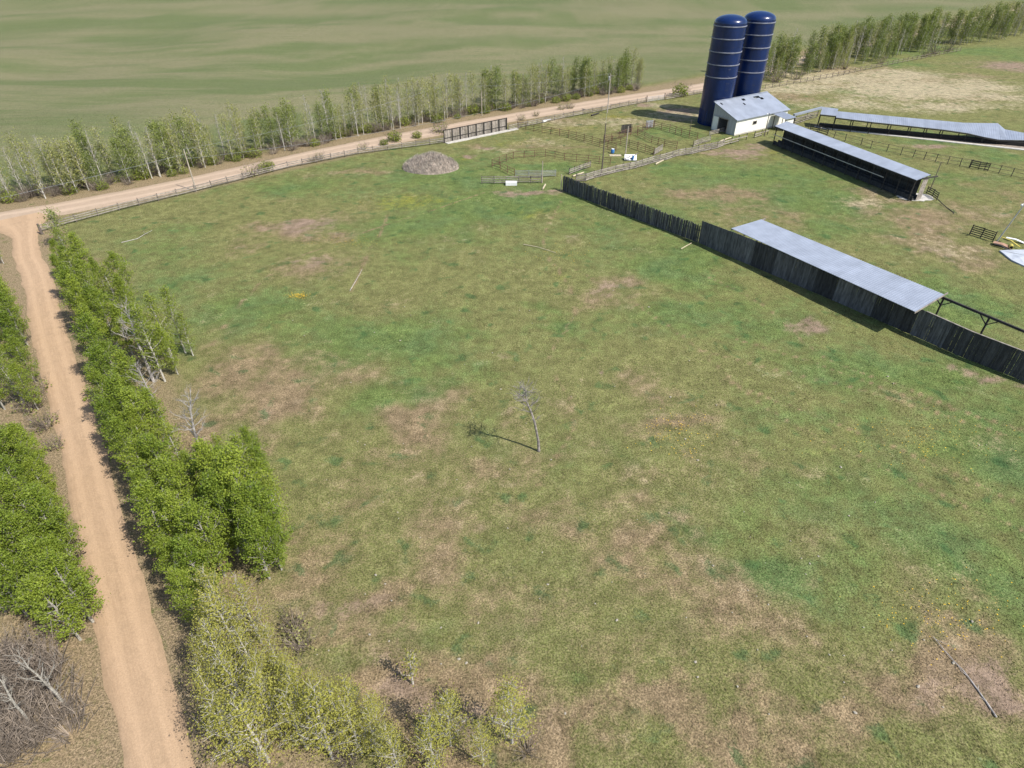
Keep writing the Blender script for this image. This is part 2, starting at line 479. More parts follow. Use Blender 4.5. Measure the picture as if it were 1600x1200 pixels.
def road_material(name, c1, c2, c3, track):
    k = NT(name)
    uv = k.n("UVMap"); su = k.n("SeparateXYZ"); k.l(uv.outputs[0], su.inputs[0])
    geo = k.n("NewGeometry"); pos = geo.outputs["Position"]
    mp = k.n("Mapping"); mp.inputs["Scale"].default_value = (7, .22, 1); k.l(uv.outputs[0], mp.inputs[0])
    streak = k.noise(mp.outputs[0], 1.6, 5, .6, .3)
    n2 = k.noise(pos, 1.2, 6, .65); n3 = k.noise(pos, 9, 4, .7); n0 = k.noise(pos, .18, 4, .6)
    c = k.mix(k.ramp(streak, .3, .7), c1, c2)
    c = k.mix(k.ramp(n2, .42, .75, 0, .6), c, c3)
    c = k.mix(k.ramp(n0, .35, .65, 0, .35), c, c2)
    # wheel tracks, packed and paler
    a = k.val('ABSOLUTE', k.val('SUBTRACT', k.val('ABSOLUTE', k.val('ADD', su.outputs[0], k.val('MULTIPLY', k.val('SUBTRACT', n2, .5), .25))), .42))
    tr = k.ramp(a, .05, .26, 1, 0)
    c = k.mix(k.val('MULTIPLY', tr, track), c, tuple(min(1, q * 1.16) for q in c1))
    e = k.ramp(k.val('ADD', k.val('ABSOLUTE', su.outputs[0]), k.val('MULTIPLY', k.val('SUBTRACT', n2, .5), .5)), .72, 1.05)
    c = k.mix(k.val('MULTIPLY', e, .75), c, c3)
    g = k.ramp(n3, .25, .75, .86, 1.1)
    q = k.n("CombineColor"); [k.l(g, q.inputs[i]) for i in range(3)]
    c = k.mix(1.0, c, q.outputs[0], 'MULTIPLY')
    k.l(c, k.b.inputs["Base Color"])
    k.b.inputs["Roughness"].default_value = .95
    k.b.inputs["Specular IOR Level"].default_value = .1
    k.bump(k.val('ADD', n3, streak), .5, .05)
    return k.m


def leaf_material(name, c1, c2):
    k = NT(name)
    t = k.attr("tint")
    oi = k.n("ObjectInfo")
    f = k.val('ADD', k.val('MULTIPLY', t, .6), k.val('MULTIPLY', oi.outputs["Random"], .4))
    c = k.mix(f, c1, c2)
    k.l(c, k.b.inputs["Base Color"])
    k.b.inputs["Roughness"].default_value = .55
    k.b.inputs["Specular IOR Level"].default_value = .25
    tr = k.n("BsdfTranslucent"); k.l(k.mix(1.0, c, (1.0, 1.0, .55), 'MULTIPLY'), tr.inputs[0])
    ms = k.n("MixShader"); ms.inputs[0].default_value = .36
    k.l(k.b.outputs[0], ms.inputs[1]); k.l(tr.outputs[0], ms.inputs[2]); k.l(ms.outputs[0], k.out.inputs[0])
    return k.m


M = {}
M['ground'] = grass_material("pasture_ground", False)
M['blades'] = grass_material("grass_blades", True)
M['lane'] = road_material("sandy_lane", (.43, .298, .190), (.375, .258, .163), (.305, .215, .135), .4)
M['road'] = road_material("gravel_road", (.43, .325, .240), (.37, .28, .205), (.30, .235, .165), .6)
M['leaf'] = leaf_material("aspen_leaf", (.090, .155, .016), (.340, .400, .055))
M['leaf_b'] = leaf_material("aspen_leaf_mid", (.135, .190, .024), (.330, .370, .065))
M['leaf_y'] = leaf_material("aspen_leaf_young", (.245, .245, .040), (.450, .430, .105))
M['leaf_far'] = leaf_material("tree_line_leaf", (.215, .235, .060), (.400, .395, .150))
M['leaf_g'] = leaf_material("tree_line_leaf_green", (.125, .170, .036), (.285, .320, .090))
M['dead_d'] = simple("dark_dead_wood", (.34, .30, .275), .9, .6, 3.0)
M['bark'] = simple("aspen_bark", (.46, .43, .37), .9, .55, 5.0, tint=True, stretch=(1, 1, 2.5))
M['bark_w'] = simple("pale_aspen_bark", (.62, .58, .51), .9, .5, 5.0, tint=True, stretch=(1, 1, 2.5))
M['dead'] = simple("dead_wood", (.50, .46, .43), .9, .5, 4.0, tint=True)
M['twig'] = simple("shrub_twig", (.27, .22, .175), .95, .5, 3.0, tint=True)
M['wood'] = simple("weathered_plank", (.33, .29, .25), .9, .45, 2.2, stretch=(1, 1, 1))
M['wood_d'] = simple("dark_weathered_board", (.108, .108, .110), .9, .5, 2.5, stretch=(2, 2, .35))
M['wood_b'] = simple("black_aged_timber", (.055, .050, .046), .9, .4, 2.5)
M['wood_r'] = simple("brown_stained_rail", (.17, .10, .068), .9, .4, 2.5)
M['wood_p'] = simple("pale_lumber", (.55, .47, .33), .85, .3, 2.5)
M['metal'] = simple("galvanised_roof_sheet", (.335, .368, .435), .42, .16, .5, metal=.2, stretch=(1, 1, 1), spec=.5)
M['steel'] = simple("grey_steel", (.42, .43, .45), .5, .25, 2.0, metal=.5)
M['rust'] = simple("rusty_pipe", (.20, .11, .075), .8, .4, 3.0)
M['silo'] = simple("blue_enamel", (.004, .019, .092), .26, .35, .35, stretch=(1, 1, .35), spec=.5)
M['hoop'] = simple("silo_band", (.26, .27, .33), .5, .3, 1.0, metal=.3)
M['white'] = simple("white_siding", (.80, .78, .70), .8, .12, .8)
M['siding'] = simple("grey_siding", (.42, .42, .41), .8, .2, 1.0, stretch=(3, 3, .4))
M['black'] = simple("dark_opening", (.012, .012, .013), .9, .2, 2.0)
M['conc'] = simple("pale_concrete", (.52, .49, .44), .9, .25, 1.2)
M['straw'] = simple("dry_stalk", (.45, .39, .33), .95, .5, .9)
M['straw2'] = simple("dead_weed_core", (.34, .28, .23), .95, .45, 1.5)
M['pole'] = simple("utility_pole_wood", (.48, .41, .33), .9, .35, 1.5)
M['pole_d'] = simple("dark_pole_wood", (.16, .13, .11), .9, .35, 1.5)
M['stone'] = simple("pale_stone", (.40, .36, .29), .9, .3, 6.0)
M['paint_w'] = simple("white_paint", (.80, .80, .79), .6, .12, 2.0)
M['paint_b'] = simple("blue_plastic", (.05, .20, .50), .45, .2, 2.0)
M['paint_y'] = simple("yellow_paint", (.52, .43, .09), .6, .2, 2.0)
M['paint_o'] = simple("salmon_board", (.42, .25, .17), .8, .3, 2.0)
M['tarp'] = simple("silvery_tarp", (.46, .49, .54), .5, .2, .8)
M['green'] = simple("green_hose_weeds", (.05, .10, .03), .8, .3, 2.0)
M['petal'] = simple("dandelion_petal", (.62, .40, .03), .8, .2, 4.0)


# ------------------------------------------------------------------ ground, roads
def axis(fine0, fine1, step, lo, hi):
    a = list(np.arange(fine0, fine1 + 1e-6, step))
    s = step; p = a[0]; left = []
    while p > lo:
        s *= 1.12; p -= s; left.append(p)
    s = step; p = a[-1]; right = []
    while p < hi:
        s *= 1.12; p += s; right.append(p)
    return np.array(left[::-1] + a + right)


def set_layers(me, x, y, dom='POINT'):
    L = ground_layers(x, y)
    one = np.ones_like(x)
    a = me.attributes.new("layers", 'FLOAT_COLOR', 'POINT')
    a.data.foreach_set("color", np.stack([L[0], L[1], L[2], L[3]], 1).astype(np.float32).ravel())
    b = me.attributes.new("layers_b", 'FLOAT_COLOR', 'POINT')
    b.data.foreach_set("color", np.stack([L[4], L[5], L[6], L[7]], 1).astype(np.float32).ravel())
    return L


def build_ground():
    xs = axis(-82, 112, .62, -3200, 3200); ys = axis(10, 215, .62, -400, 4200)
    X, Y = np.meshgrid(xs, ys)
    x = X.ravel(); y = Y.ravel()
    z = relief(x, y)
    me = bpy.data.meshes.new("ground")
    nx, ny = len(xs), len(ys)
    me.vertices.add(nx * ny)
    me.vertices.foreach_set("co", np.stack([x, y, z], 1).astype(np.float32).ravel())
    i = np.arange(nx - 1)[None, :] + (np.arange(ny - 1) * nx)[:, None]
    q = np.stack([i, i + 1, i + 1 + nx, i + nx], -1).reshape(-1)
    nf = (nx - 1) * (ny - 1)
    me.loops.add(nf * 4); me.loops.foreach_set("vertex_index", q.astype(np.int32))
    me.polygons.add(nf)
    me.polygons.foreach_set("loop_start", (np.arange(nf) * 4).astype(np.int32))
    me.polygons.foreach_set("use_smooth", [True] * nf)
    me.update(calc_edges=True)
    set_layers(me, x, y)
    o = link("ground", me, None, M['ground'])
    tag(o, kind="structure")


build_ground()


def build_strip(name, pl, halfw, z, mat, seed, cols=13):
    pl = resample([tuple(p) for p in pl], 1.2)
    n = len(pl)
    d = np.gradient(pl, axis=0); d /= np.linalg.norm(d, axis=1)[:, None]
    nr = np.stack([d[:, 1], -d[:, 0]], 1)
    s = np.concatenate([[0], np.cumsum(np.linalg.norm(np.diff(pl, axis=0), axis=1))])
    v = []; uv = []
    for i in range(n):
        hw = halfw(s[i]) if callable(halfw) else halfw
        for k in range(cols):
            u = -1 + 2 * k / (cols - 1)
            off = u * hw
            if k in (0, cols - 1):
                off += math.copysign(1, u) * float((fbm(np.array([s[i] * .5]), np.array([u * 7.0]), seed) - .5)[0]) * .7
            zz = z + .07 * (1 - u * u) - (.06 if k in (0, cols - 1) else 0)
            v.append((*(pl[i] + nr[i] * off), zz)); uv.append((u, s[i]))
    f = [(i * cols + k, i * cols + k + 1, (i + 1) * cols + k + 1, (i + 1) * cols + k) for i in range(n - 1) for k in range(cols - 1)]
    f = [q[::-1] for q in f]
    me = bpy.data.meshes.new(name)
    me.from_pydata(v, [], f)
    ul = me.uv_layers.new(name="UVMap")
    li = np.zeros(len(me.loops), np.int32); me.loops.foreach_get("vertex_index", li)
    ul.data.foreach_set("uv", np.array(uv, np.float32)[li].ravel())
    me.polygons.foreach_set("use_smooth", [True] * len(f))
    o = link(name, me, None, mat)
    tag(o, kind="structure")
    if o.data.polygons[0].normal.z < 0: me.flip_normals()
    return o


build_strip("gravel_road", ROAD, 3.5, .05, M['road'], 4)
lane_len = 6
build_strip("dirt_lane", LANE, lambda s: 1.75 + 3.4 * math.exp(-(s / 5.5) ** 2), .075, M['lane'], 9)


# ------------------------------------------------------------------ grass (nobody could count it)
def build_grass():
    rng = np.random.default_rng(5)
    N = 330000
    # denser near the camera
    yy = 14 + 150 * rng.random(N) ** 1.9
    half = yy * .84 + 26
    xx = (rng.random(N) * 2 - 1) * half
    keep = (xx < 100)
    xx = xx[keep]; yy = yy[keep]
    dr = dist_poly(xx, yy, road_pl); dl = dist_poly(xx, yy, lane_pl)
    keep = (dr > 4.0) & (dl > 2.3)
    xx = xx[keep]; yy = yy[keep]
    # clumping
    cl = fbm(xx * 1.1, yy * 1.1, 71, 4)
    L = ground_layers(xx, yy)
    p = .25 + 1.7 * np.clip(cl - .38, 0, 1) * 2 - .55 * L[2] + .25 * L[1]
    keep = rng.random(len(xx)) < p
    xx = xx[keep]; yy = yy[keep]; cl = cl[keep]
    n = len(xx)
    z = relief(xx, yy)
    h = (.02 + .05 * rng.random(n)) * (.6 + 1.0 * cl)
    wd = .03 + .04 * rng.random(n) + .0004 * yy
    a = rng.random(n) * 2 * np.pi
    lx = (rng.random(n) - .5) * .4; ly = (rng.random(n) - .5) * .4
    co = np.zeros((n, 3, 3), np.float32)
    co[:, 0] = np.stack([xx - np.cos(a) * wd, yy - np.sin(a) * wd, z - .01], 1)
    co[:, 1] = np.stack([xx + np.cos(a) * wd, yy + np.sin(a) * wd, z - .01], 1)
    co[:, 2] = np.stack([xx + lx, yy + ly, z + h], 1)
    me = bpy.data.meshes.new("grass")
    me.vertices.add(n * 3); me.vertices.foreach_set("co", co.ravel())
    me.loops.add(n * 3); me.loops.foreach_set("vertex_index", np.arange(n * 3, dtype=np.int32))
    me.polygons.add(n); me.polygons.foreach_set("loop_start", (np.arange(n) * 3).astype(np.int32))
    me.update(calc_edges=True)
    vx = np.repeat(xx, 3); vy = np.repeat(yy, 3)
    set_layers(me, vx, vy)
    t = me.attributes.new("tint", 'FLOAT', 'FACE')
    t.data.foreach_set("value", (.7 + .75 * rng.random(n) ** 1.3).astype(np.float32))
    o = link("grass", me, None, M['blades'])
    tag(o, "short pasture grass growing all over the open field", "grass", kind="stuff")


build_grass()


# ------------------------------------------------------------------ trees
def tree_meshes(kind, seed, h, cr, base, nlimb, nleaf, lsize, spread, leafmat, barkmat, trunk_r=.010, twigs=0, rise=(.45, 1.0), lean=.04):
    """tapered trunk with limbs, and a crown of many leaf-sized faces round the limb tips"""
    rn = random.Random(seed)
    tb = MB()
    pts = []; rad = []
    ns = 9
    ox = rn.uniform(-lean, lean) * h; oy = rn.uniform(-lean, lean) * h
    wob = [(rn.uniform(-1, 1), rn.uniform(-1, 1)) for _ in range(ns + 1)]
    r0 = trunk_r * h + .035
    for i in range(ns + 1):
        t = i / ns
        pts.append(Vector((ox * t * t + wob[i][0] * .012 * h * t, oy * t * t + wob[i][1] * .012 * h * t, h * t * .98 - .05)))
        rad.append(r0 * (1 - t) ** .8 + .012)
    tb.tube(pts, rad, 6)

    def at(t):
        q = t * ns; i = min(int(q), ns - 1)
        return pts[i].lerp(pts[i + 1], q - i)
    tips = []
    for k in range(nlimb):
        u = (k + rn.random()) / nlimb
        t = base + (1 - base) * u * .97
        prof = (math.sin(math.pi * min(1, .12 + .88 * u)) ** .6) * (1.05 - .5 * u) if kind != 'bush' else 1.0 - .4 * u
        L = cr * max(.18, prof) * rn.uniform(.65, 1.15)
        az = k * 2.399 + rn.uniform(-.5, .5)
        el = rn.uniform(*rise)
        d = Vector((math.cos(az) * math.cos(el), math.sin(az) * math.cos(el), math.sin(el)))
        a = at(t)
        mid = a + d * L * .5 + Vector((rn.uniform(-.1, .1), rn.uniform(-.1, .1), .02)) * L
        end = mid + (d + Vector((rn.uniform(-.3, .3), rn.uniform(-.3, .3), .35))).normalized() * L * .55
        rr = max(.014, r0 * .42 * (1 - t) + .012)
        tb.tube([a, mid, end], [rr, rr * .65, .008], 4, cap=False, tint=.9)
        tips += [(mid.lerp(end, .35), .9), (end, 1.0), (mid, .7)]
        for s in range(2 + (1 if L > 1.2 else 0)):
            b0 = a.lerp(mid, rn.uniform(.5, 1)) if s % 2 else mid.lerp(end, rn.uniform(.1, .6))
            dd = (d + Vector((rn.uniform(-1, 1), rn.uniform(-1, 1), rn.uniform(-.1, .7)))).normalized()
            b1 = b0 + dd * L * rn.uniform(.28, .55)
            tb.tube([b0, b1], [rr * .5, .006], 3, cap=False, tint=.85)
            tips += [(b1, 1.0), (b0.lerp(b1, .6), .8)]
            for q in range(twigs):
                c0 = b0.lerp(b1, rn.uniform(.2, 1))
                c1 = c0 + (dd + Vector((rn.uniform(-1, 1), rn.uniform(-1, 1), rn.uniform(-.2, 1)))).normalized() * rn.uniform(.25, .6)
                tb.tube([c0, c1], [.012, .005], 3, cap=False, tint=.75)
    tm = tb.mesh("trunk", barkmat)
    if nleaf <= 0: return tm, None
    tips.append((Vector(pts[-1]), .8)); tips.append((at(.93), .8))
    lv = []; lf = []; lt = []
    wsum = sum(q[1] for q in tips)
    for c, wgt in tips:
        n = int(nleaf * wgt / wsum * rn.uniform(.35, 1.65))
        tc = rn.uniform(.0, .45)
        sg = spread * rn.uniform(.75, 1.25)
        for _ in range(n):
            p = c + Vector((rn.gauss(0, sg), rn.gauss(0, sg), rn.gauss(0, sg * .75)))
            if p.z < .3: continue
            nrm = Vector((rn.gauss(0, 1), rn.gauss(0, 1), rn.gauss(.9, 1))).normalized()
            ux = nrm.orthogonal().normalized()
            ux.rotate(Matrix.Rotation(rn.uniform(0, 6.28), 3, nrm))
            uy = nrm.cross(ux)
            sz = lsize * rn.uniform(.6, 1.35)
            i = len(lv)
            lv += [tuple(p - ux * sz * .5), tuple(p + uy * sz * .36), tuple(p + ux * sz * .5 + nrm * sz * .12), tuple(p - uy * sz * .36)]
            lf.append((i, i + 1, i + 2, i + 3)); lt.append(min(1, max(0, tc + rn.uniform(0, .6))))
    me = bpy.data.meshes.new("crown")
    me.from_pydata(lv, [], lf)
    at_ = me.attributes.new("tint", 'FLOAT', 'FACE'); at_.data.foreach_set("value", lt)
    me.materials.append(leafmat)
    me.update()
    return tm, me


TREES = {}
for i in range(7):
    TREES['leafy', i] = tree_meshes('leafy', 100 + i, 8.5, 1.75 + .16 * (i % 4), .10, 36, 6400, .128, .19, M['leaf'], M['bark'], trunk_r=.007, twigs=1)
for i in range(4):
    TREES['mid', i] = tree_meshes('mid', 200 + i, 9.0, 1.5 + .1 * i, .14, 30, 2500, .15, .24, M['leaf_b'], M['bark_w'], trunk_r=.007, twigs=1)
for i in range(5):
    TREES['young', i] = tree_meshes('young', 300 + i, 7.5, 1.6 + .1 * (i % 3), .08, 30, 2300, .105, .30, M['leaf_y'], M['bark_w'], trunk_r=.007, twigs=2, rise=(.5, 1.05))
for i in range(5):
    TREES['far', i] = tree_meshes('far', 400 + i, 9.0, 1.5, .10, 30, 1100, .20, .45, M['leaf_far'], M['bark_w'], trunk_r=.0055, twigs=2, rise=(.6, 1.1))
for i in range(4):
    TREES['farleafy', i] = tree_meshes('farleafy', 450 + i, 8.0, 1.6, .06, 30, 1500, .21, .45, M['leaf_g'], M['bark_w'], trunk_r=.006, twigs=1, rise=(.5, 1.0))
for i in range(4):
    TREES['bare', i] = tree_meshes('bare', 500 + i, 9.5, 1.35, .22, 30, 300, .17, .45, M['leaf_far'], M['bark_w'], trunk_r=.006, twigs=4, rise=(.6, 1.15))
for i in range(3):
    TREES['deadtop', i] = tree_meshes('dead', 550 + i, 8.5, 1.9, .40, 24, 0, .2, .4, None, M['dead'], trunk_r=.012, twigs=3, rise=(.25, .9), lean=.1)
for i in range(3):
    TREES['leafless', i] = tree_meshes('leafless', 580 + i, 8.5, 1.5, .35, 16, 0, .2, .4, None, M['bark'], trunk_r=.009, twigs=2, rise=(.5, 1.1), lean=.09)
TREES['sapling', 0] = tree_meshes('sapling', 600, 3.2, .75, .2, 14, 420, .11, .2, M['leaf_y'], M['bark_w'], twigs=2)
NVAR = {'leafy': 7, 'mid': 4, 'young': 5, 'far': 5, 'farleafy': 4, 'bare': 4}


def add_tree(kind, i, loc, h, rz, label, cat, group=None, hx=1.0, name="aspen_tree"):
    tm, cm = TREES[kind, i]
    ref = {'leafy': 8.5, 'mid': 9, 'young': 7.5, 'far': 9, 'farleafy': 8, 'bare': 9.5, 'deadtop': 8.5, 'leafless': 8.5, 'sapling': 3.2}[kind]
    r = thing(name, loc, label, cat, group)
    s = h / ref
    r.scale = (s * hx, s * hx, s)
    r.rotation_euler = (0, 0, rz)
    link("trunk", tm, r)
    if cm: link("crown", cm, r)
    return r


rt = random.Random(77)
# --- the grove between lane and pasture, and the one left of the lane: (photo x, y of the trunk foot, height, kind)
RIGHT = [(178, 598, 7.5, 'leafy'), (198, 618, 7, 'leafy'), (168, 566, 7.5, 'leafy'), (226, 652, 7, 'leafy'), (210, 668, 7.5, 'leafy'), (296, 752, 6.5, 'mid'), (350, 776, 6.5, 'mid'), (318, 790, 7.5, 'leafy'), (336, 800, 7.5, 'mid'), (366, 752, 6, 'mid'), (250, 716, 7.5, 'leafy'), (108, 440, 6.5, 'leafy'), (118, 470, 7.5, 'leafy'), (148, 455, 8, 'leafy'), (160, 490, 8.5, 'leafy'), (138, 512, 7.5, 'leafy'), (190, 470, 7, 'mid'), (205, 475, 7, 'leafy'), (186, 545, 7.5, 'leafy'), (210, 560, 7, 'leafy'), (228, 530, 6.5, 'mid'), (128, 452, 7, 'leafy'), (140, 480, 7.5, 'mid'), (160, 508, 9, 'mid'), (172, 470, 7, 'leafy'), (152, 535, 8, 'leafy'), (196, 500, 8, 'mid'), (176, 530, 7, 'leafy'), (212, 500, 6.5, 'leafy'), (120, 425, 6, 'mid'),
         (258, 596, 8.5, 'mid'), (272, 564, 8.5, 'mid'), (290, 552, 8.5, 'mid'), (278, 585, 7, 'leafy'), (246, 570, 8, 'leafy'), (302, 556, 7, 'mid'),
         (196, 642, 7, 'leafy'), (188, 668, 7.5, 'leafy'), (216, 690, 8.5, 'leafy'), (200, 716, 7.5, 'leafy'), (240, 728, 8.5, 'leafy'), (265, 700, 7.5, 'leafy'), (224, 752, 8, 'leafy'),
         (282, 790, 8.5, 'leafy'), (262, 826, 8, 'leafy'), (306, 836, 8.5, 'leafy'), (276, 880, 8, 'leafy'), (318, 884, 8.5, 'leafy'), (296, 926, 7.5, 'leafy'), (330, 940, 8, 'leafy'), (314, 975, 7, 'leafy'),
         (356, 816, 8.5, 'leafy'), (372, 862, 8.5, 'leafy'), (352, 900, 8, 'leafy'), (378, 792, 7.5, 'leafy'), (402, 780, 7.5, 'mid'), (398, 832, 8.5, 'leafy'),
         (421, 904, 8.5, 'leafy'), (436, 868, 8, 'leafy'), (442, 836, 7.5, 'mid'), (424, 806, 8, 'leafy'), (410, 880, 8, 'leafy'), (440, 890, 7, 'leafy'), (408, 742, 6, 'leafy'), (420, 770, 6.5, 'leafy'), (250, 790, 7.5, 'leafy'), (270, 760, 7.5, 'leafy')]
LEFT = [(6, 412, 5, 'mid'), (14, 470, 6, 'mid'), (30, 520, 7, 'leafy'), (40, 566, 7.5, 'leafy'), (12, 560, 7, 'leafy'), (56, 598, 7, 'leafy'), (28, 612, 7, 'mid'), (60, 640, 6, 'leafy'),
        (46, 748, 7.5, 'leafy'), (72, 762, 7, 'leafy'), (20, 760, 7.5, 'leafy'), (90, 800, 7.5, 'leafy'), (58, 806, 8, 'leafy'), (110, 838, 7, 'leafy'), (80, 850, 8, 'leafy'), (44, 856, 8, 'leafy'), (120, 884, 7.5, 'leafy'),
        (96, 906, 8, 'leafy'), (62, 908, 8.5, 'leafy'), (28, 906, 8, 'leafy'), (136, 930, 7, 'leafy'), (112, 954, 8, 'leafy'), (146, 972, 7.5, 'leafy'), (78, 966, 8.5, 'leafy'), (44, 962, 8.5, 'leafy'), (10, 956, 8, 'leafy'),
        (126, 1000, 7.5, 'leafy'), (24, 500, 7, 'leafy'), (44, 540, 7, 'leafy'), (16, 590, 7.5, 'leafy'), (38, 630, 7, 'mid'), (8, 640, 7, 'leafy'), (34, 770, 7.5, 'leafy'), (64, 730, 6, 'leafy'), (84, 776, 6.5, 'leafy')]
YOUNG = [(366, 985, 7, 0), (380, 1030, 7.5, 0), (408, 1004, 6.5, 0), (352, 1030, 6.5, 0), (372, 1075, 7.5, 0), (406, 1066, 7.5, 0), (428, 1100, 7, 0), (398, 1120, 7.5, 0), (440, 1056, 6, 0), (360, 1130, 7, 0),
         (440, 1150, 7, 0), (470, 1120, 6.5, 0), (480, 1170, 7, 0), (420, 1190, 7, 0), (530, 1140, 7, 0), (520, 1185, 7, 0), (556, 1130, 6.5, 0), (566, 1180, 7, 0), (596, 1150, 5.5, 0), (500, 1100, 5, 0), (460, 1090, 5, 0),
         (704, 1165, 6, 0), (800, 1160, 6.5, 0), (755, 1196, 6, 0), (680, 1206, 6, 0), (624, 1206, 6, 0), (590, 1180, 6, 0), (545, 1165, 6.5, 0), (490, 1140, 6.5, 0), (380, 1190, 7, 0), (340, 1075, 6, 0)]
SIZES = {0: "short", 1: "mid-height", 2: "tall"}


def plant_row(lst, where, group, fixed=None):
    order = sorted(range(len(lst)), key=lambda q: -lst[q][1])
    for n, q in enumerate(order):
        px, py, h, kd = lst[q]
        kd = fixed or kd
        nv = NVAR[kd]
        look = {'leafy': "bright green leafy aspen", 'mid': "loosely leaved pale-trunked aspen", 'young': "yellow-green young aspen"}[kd]
        add_tree(kd, rt.randrange(nv), G(px, py), h * rt.uniform(.80, 1.14), rt.uniform(0, 6.28),
                 "%s %s, %s counting up from the bottom" % (look, where, ordinal(n + 1)), "tree", group, rt.uniform(.92, 1.12))


plant_row(RIGHT, "right of the lane", "aspens between the lane and the pasture")
plant_row(LEFT, "left of the lane", "aspens left of the lane")
plant_row(YOUNG, "at the pasture's lower edge", "young aspens along the lower edge of the pasture", 'young')

for px, py, h, i, lab in [(240, 596, 9.5, 0, "grey dead tree with bare forked crown among green aspens near the lane's upper half"),
                          (256, 660, 7.5, 1, "short grey dead tree leaning between the two green groves right of the lane"),
                          (322, 734, 9.0, 2, "grey dead tree with many bare twigs in the middle of the grove")]:
    add_tree('deadtop', i, G(px, py), h, rt.uniform(0, 6), lab, "dead tree", "dead trees in the lane grove", name="dead_tree")
add_tree('sapling', 0, G(645, 1068), 3.4, 1.0, "thin lone sapling standing apart on brown grass near the bottom edge", "sapling", name="aspen_sapling")
t = add_tree('farleafy', 1, G(100, 384), 6.0, 2, "sparse dark tree standing at the corner where lane meets gravel road", "tree", hx=1.35)

# --- the lone dead tree in the middle of the pasture
b = G(842, 705)
t = thing("dead_tree", b, "lone bare dead tree casting a shadow in mid pasture", "dead tree")
mb = MB()
P_ = [b + Vector(q) for q in ((0, 0, -.05), (-.08, .05, 1.2), (-.28, .08, 2.4), (-.45, .05, 3.4), (-.72, .1, 4.4), (-.98, .0, 5.2), (-1.3, .0, 6.0), (-1.6, .05, 6.5), (-1.95, .1, 6.75))]
mb.tube(P_, [.14, .115, .10, .095, .085, .075, .06, .04, .025], 8)
mb.tube([b + Vector((-1.25, 0, 6)), b + Vector((-1.3, .1, 6.8)), b + Vector((-1.5, .2, 7.7))], [.06, .035, .012], 5)
tr = mb.build("trunk", M['dead_d'], t)
mb = MB(); rr = random.Random(3)
for st, n, L in (((-.78, .05, 4.6), 5, 1.5), ((-1.0, 0, 5.3), 6, 1.8), ((-1.25, 0, 6.0), 8, 1.7), ((-1.6, .05, 6.5), 7, 1.5), ((-1.35, .15, 7.0), 6, 1.2), ((-.52, .05, 3.7), 2, .8), ((-1.9, .1, 6.75), 5, 1.2)):
    for k in range(n):
        a = rr.uniform(0, 6.28); e = rr.uniform(-.1, 1.0)
        d = Vector((math.cos(a) * math.cos(e), math.sin(a) * math.cos(e), math.sin(e)))
        s0 = b + Vector(st); s1 = s0 + d * L * rr.uniform(.4, .7); s2 = s1 + (d + Vector((rr.uniform(-.5, .5), rr.uniform(-.5, .5), .5))).normalized() * L * .4
        mb.tube([s0, s1, s2], [.026, .018, .007], 4, cap=False)
        for q in range(6):
            c0 = s0.lerp(s1, rr.uniform(.4, 1)) if q % 2 else s1.lerp(s2, rr.random())
            c1 = c0 + (d + Vector((rr.uniform(-1, 1), rr.uniform(-1, 1), rr.uniform(-.4, .9)))).normalized() * rr.uniform(.25, .6)
            mb.tube([c0, c1], [.014, .006], 3, cap=False)
mb.build("branches", M['dead_d'], t)


# --- tree line beyond the gravel road (and the wood on the right)
def road_frame(xq):
    y = np.interp(xq, road_pl[:, 0], road_pl[:, 1]); y2 = np.interp(xq + 1, road_pl[:, 0], road_pl[:, 1])
    d = Vector((1, y2 - y, 0)).normalized()
    return Vector((xq, float(y), 0)), Vector((-d.y, d.x, 0))


def ok_z(p): return float(relief(np.array([p.x]), np.array([p.y]))[0])


FAR = []
x = -104.0
while x < 42:
    p, nrm = road_frame(x)
    dens = 1.0
    g0 = G(430, 225)
    for k in range(rt.choice((2, 2, 2, 3))):
        q = p + nrm * (6.8 + 10.0 * rt.random() ** 1.4)
        if 28 < x < 33: h = rt.uniform(5, 7)
        else: h = rt.uniform(6.5, 10)
        kd = rt.choices(['far', 'bare', 'farleafy'], [.46, .36, .18])[0]
        if -96 < x < -80: kd = rt.choice(['bare', 'bare', 'far'])
        if -72 < x < -64 or -46 < x < -40 or 22 < x < 41: kd = rt.choices(['farleafy', 'far', 'bare'], [.55, .3, .15])[0]
        i = rt.randrange(NVAR[kd])
        look = {'far': "thin pale-trunked aspen with sparse spring leaves", 'bare': "nearly leafless white-trunked aspen", 'farleafy': "fuller green aspen"}[kd]
        FAR.append((kd, i, (q.x, q.y, ok_z(q)), h, rt.uniform(0, 6.28), look + " in the tree line beyond the gravel road", "tree", "aspens in the tree line beyond the gravel road"))
    x += rt.uniform(1.0, 1.7)

wood = [(1196, 132), (1300, 113), (1400, 92), (1480, 76), (1570, 64), (1640, 52)]
wpl = resample([tuple(G(*q)[:2]) for q in wood], 2.0)
for k in range(260):
    q = wpl[int(rt.random() ** 1.15 * (len(wpl) - 1))]
    dep = 1.2 + 17 * rt.random() ** 1.2
    p = Vector((q[0] - .5 * dep, q[1] + .86 * dep, 0))
    if float(dist_poly(np.array([p.x]), np.array([p.y]), road_pl)[0]) < 4.3: continue
    kd = rt.choices(['far', 'farleafy', 'bare'], [.3, .52, .18])[0]
    i = rt.randrange(NVAR[kd])
    look = {'far': "sparse aspen", 'bare': "bare pale-trunked aspen", 'farleafy': "bushy green aspen"}[kd]
    FAR.append((kd, i, (p.x, p.y, ok_z(p)), rt.uniform(8.5, 12) if dep > 3 else rt.uniform(4.5, 9), rt.uniform(0, 6.28), look + " in the wood to the right of the blue silos", "tree", "aspens in the wood right of the silos"))
FAR.sort(key=lambda q: math.hypot(q[2][0], q[2][1]))
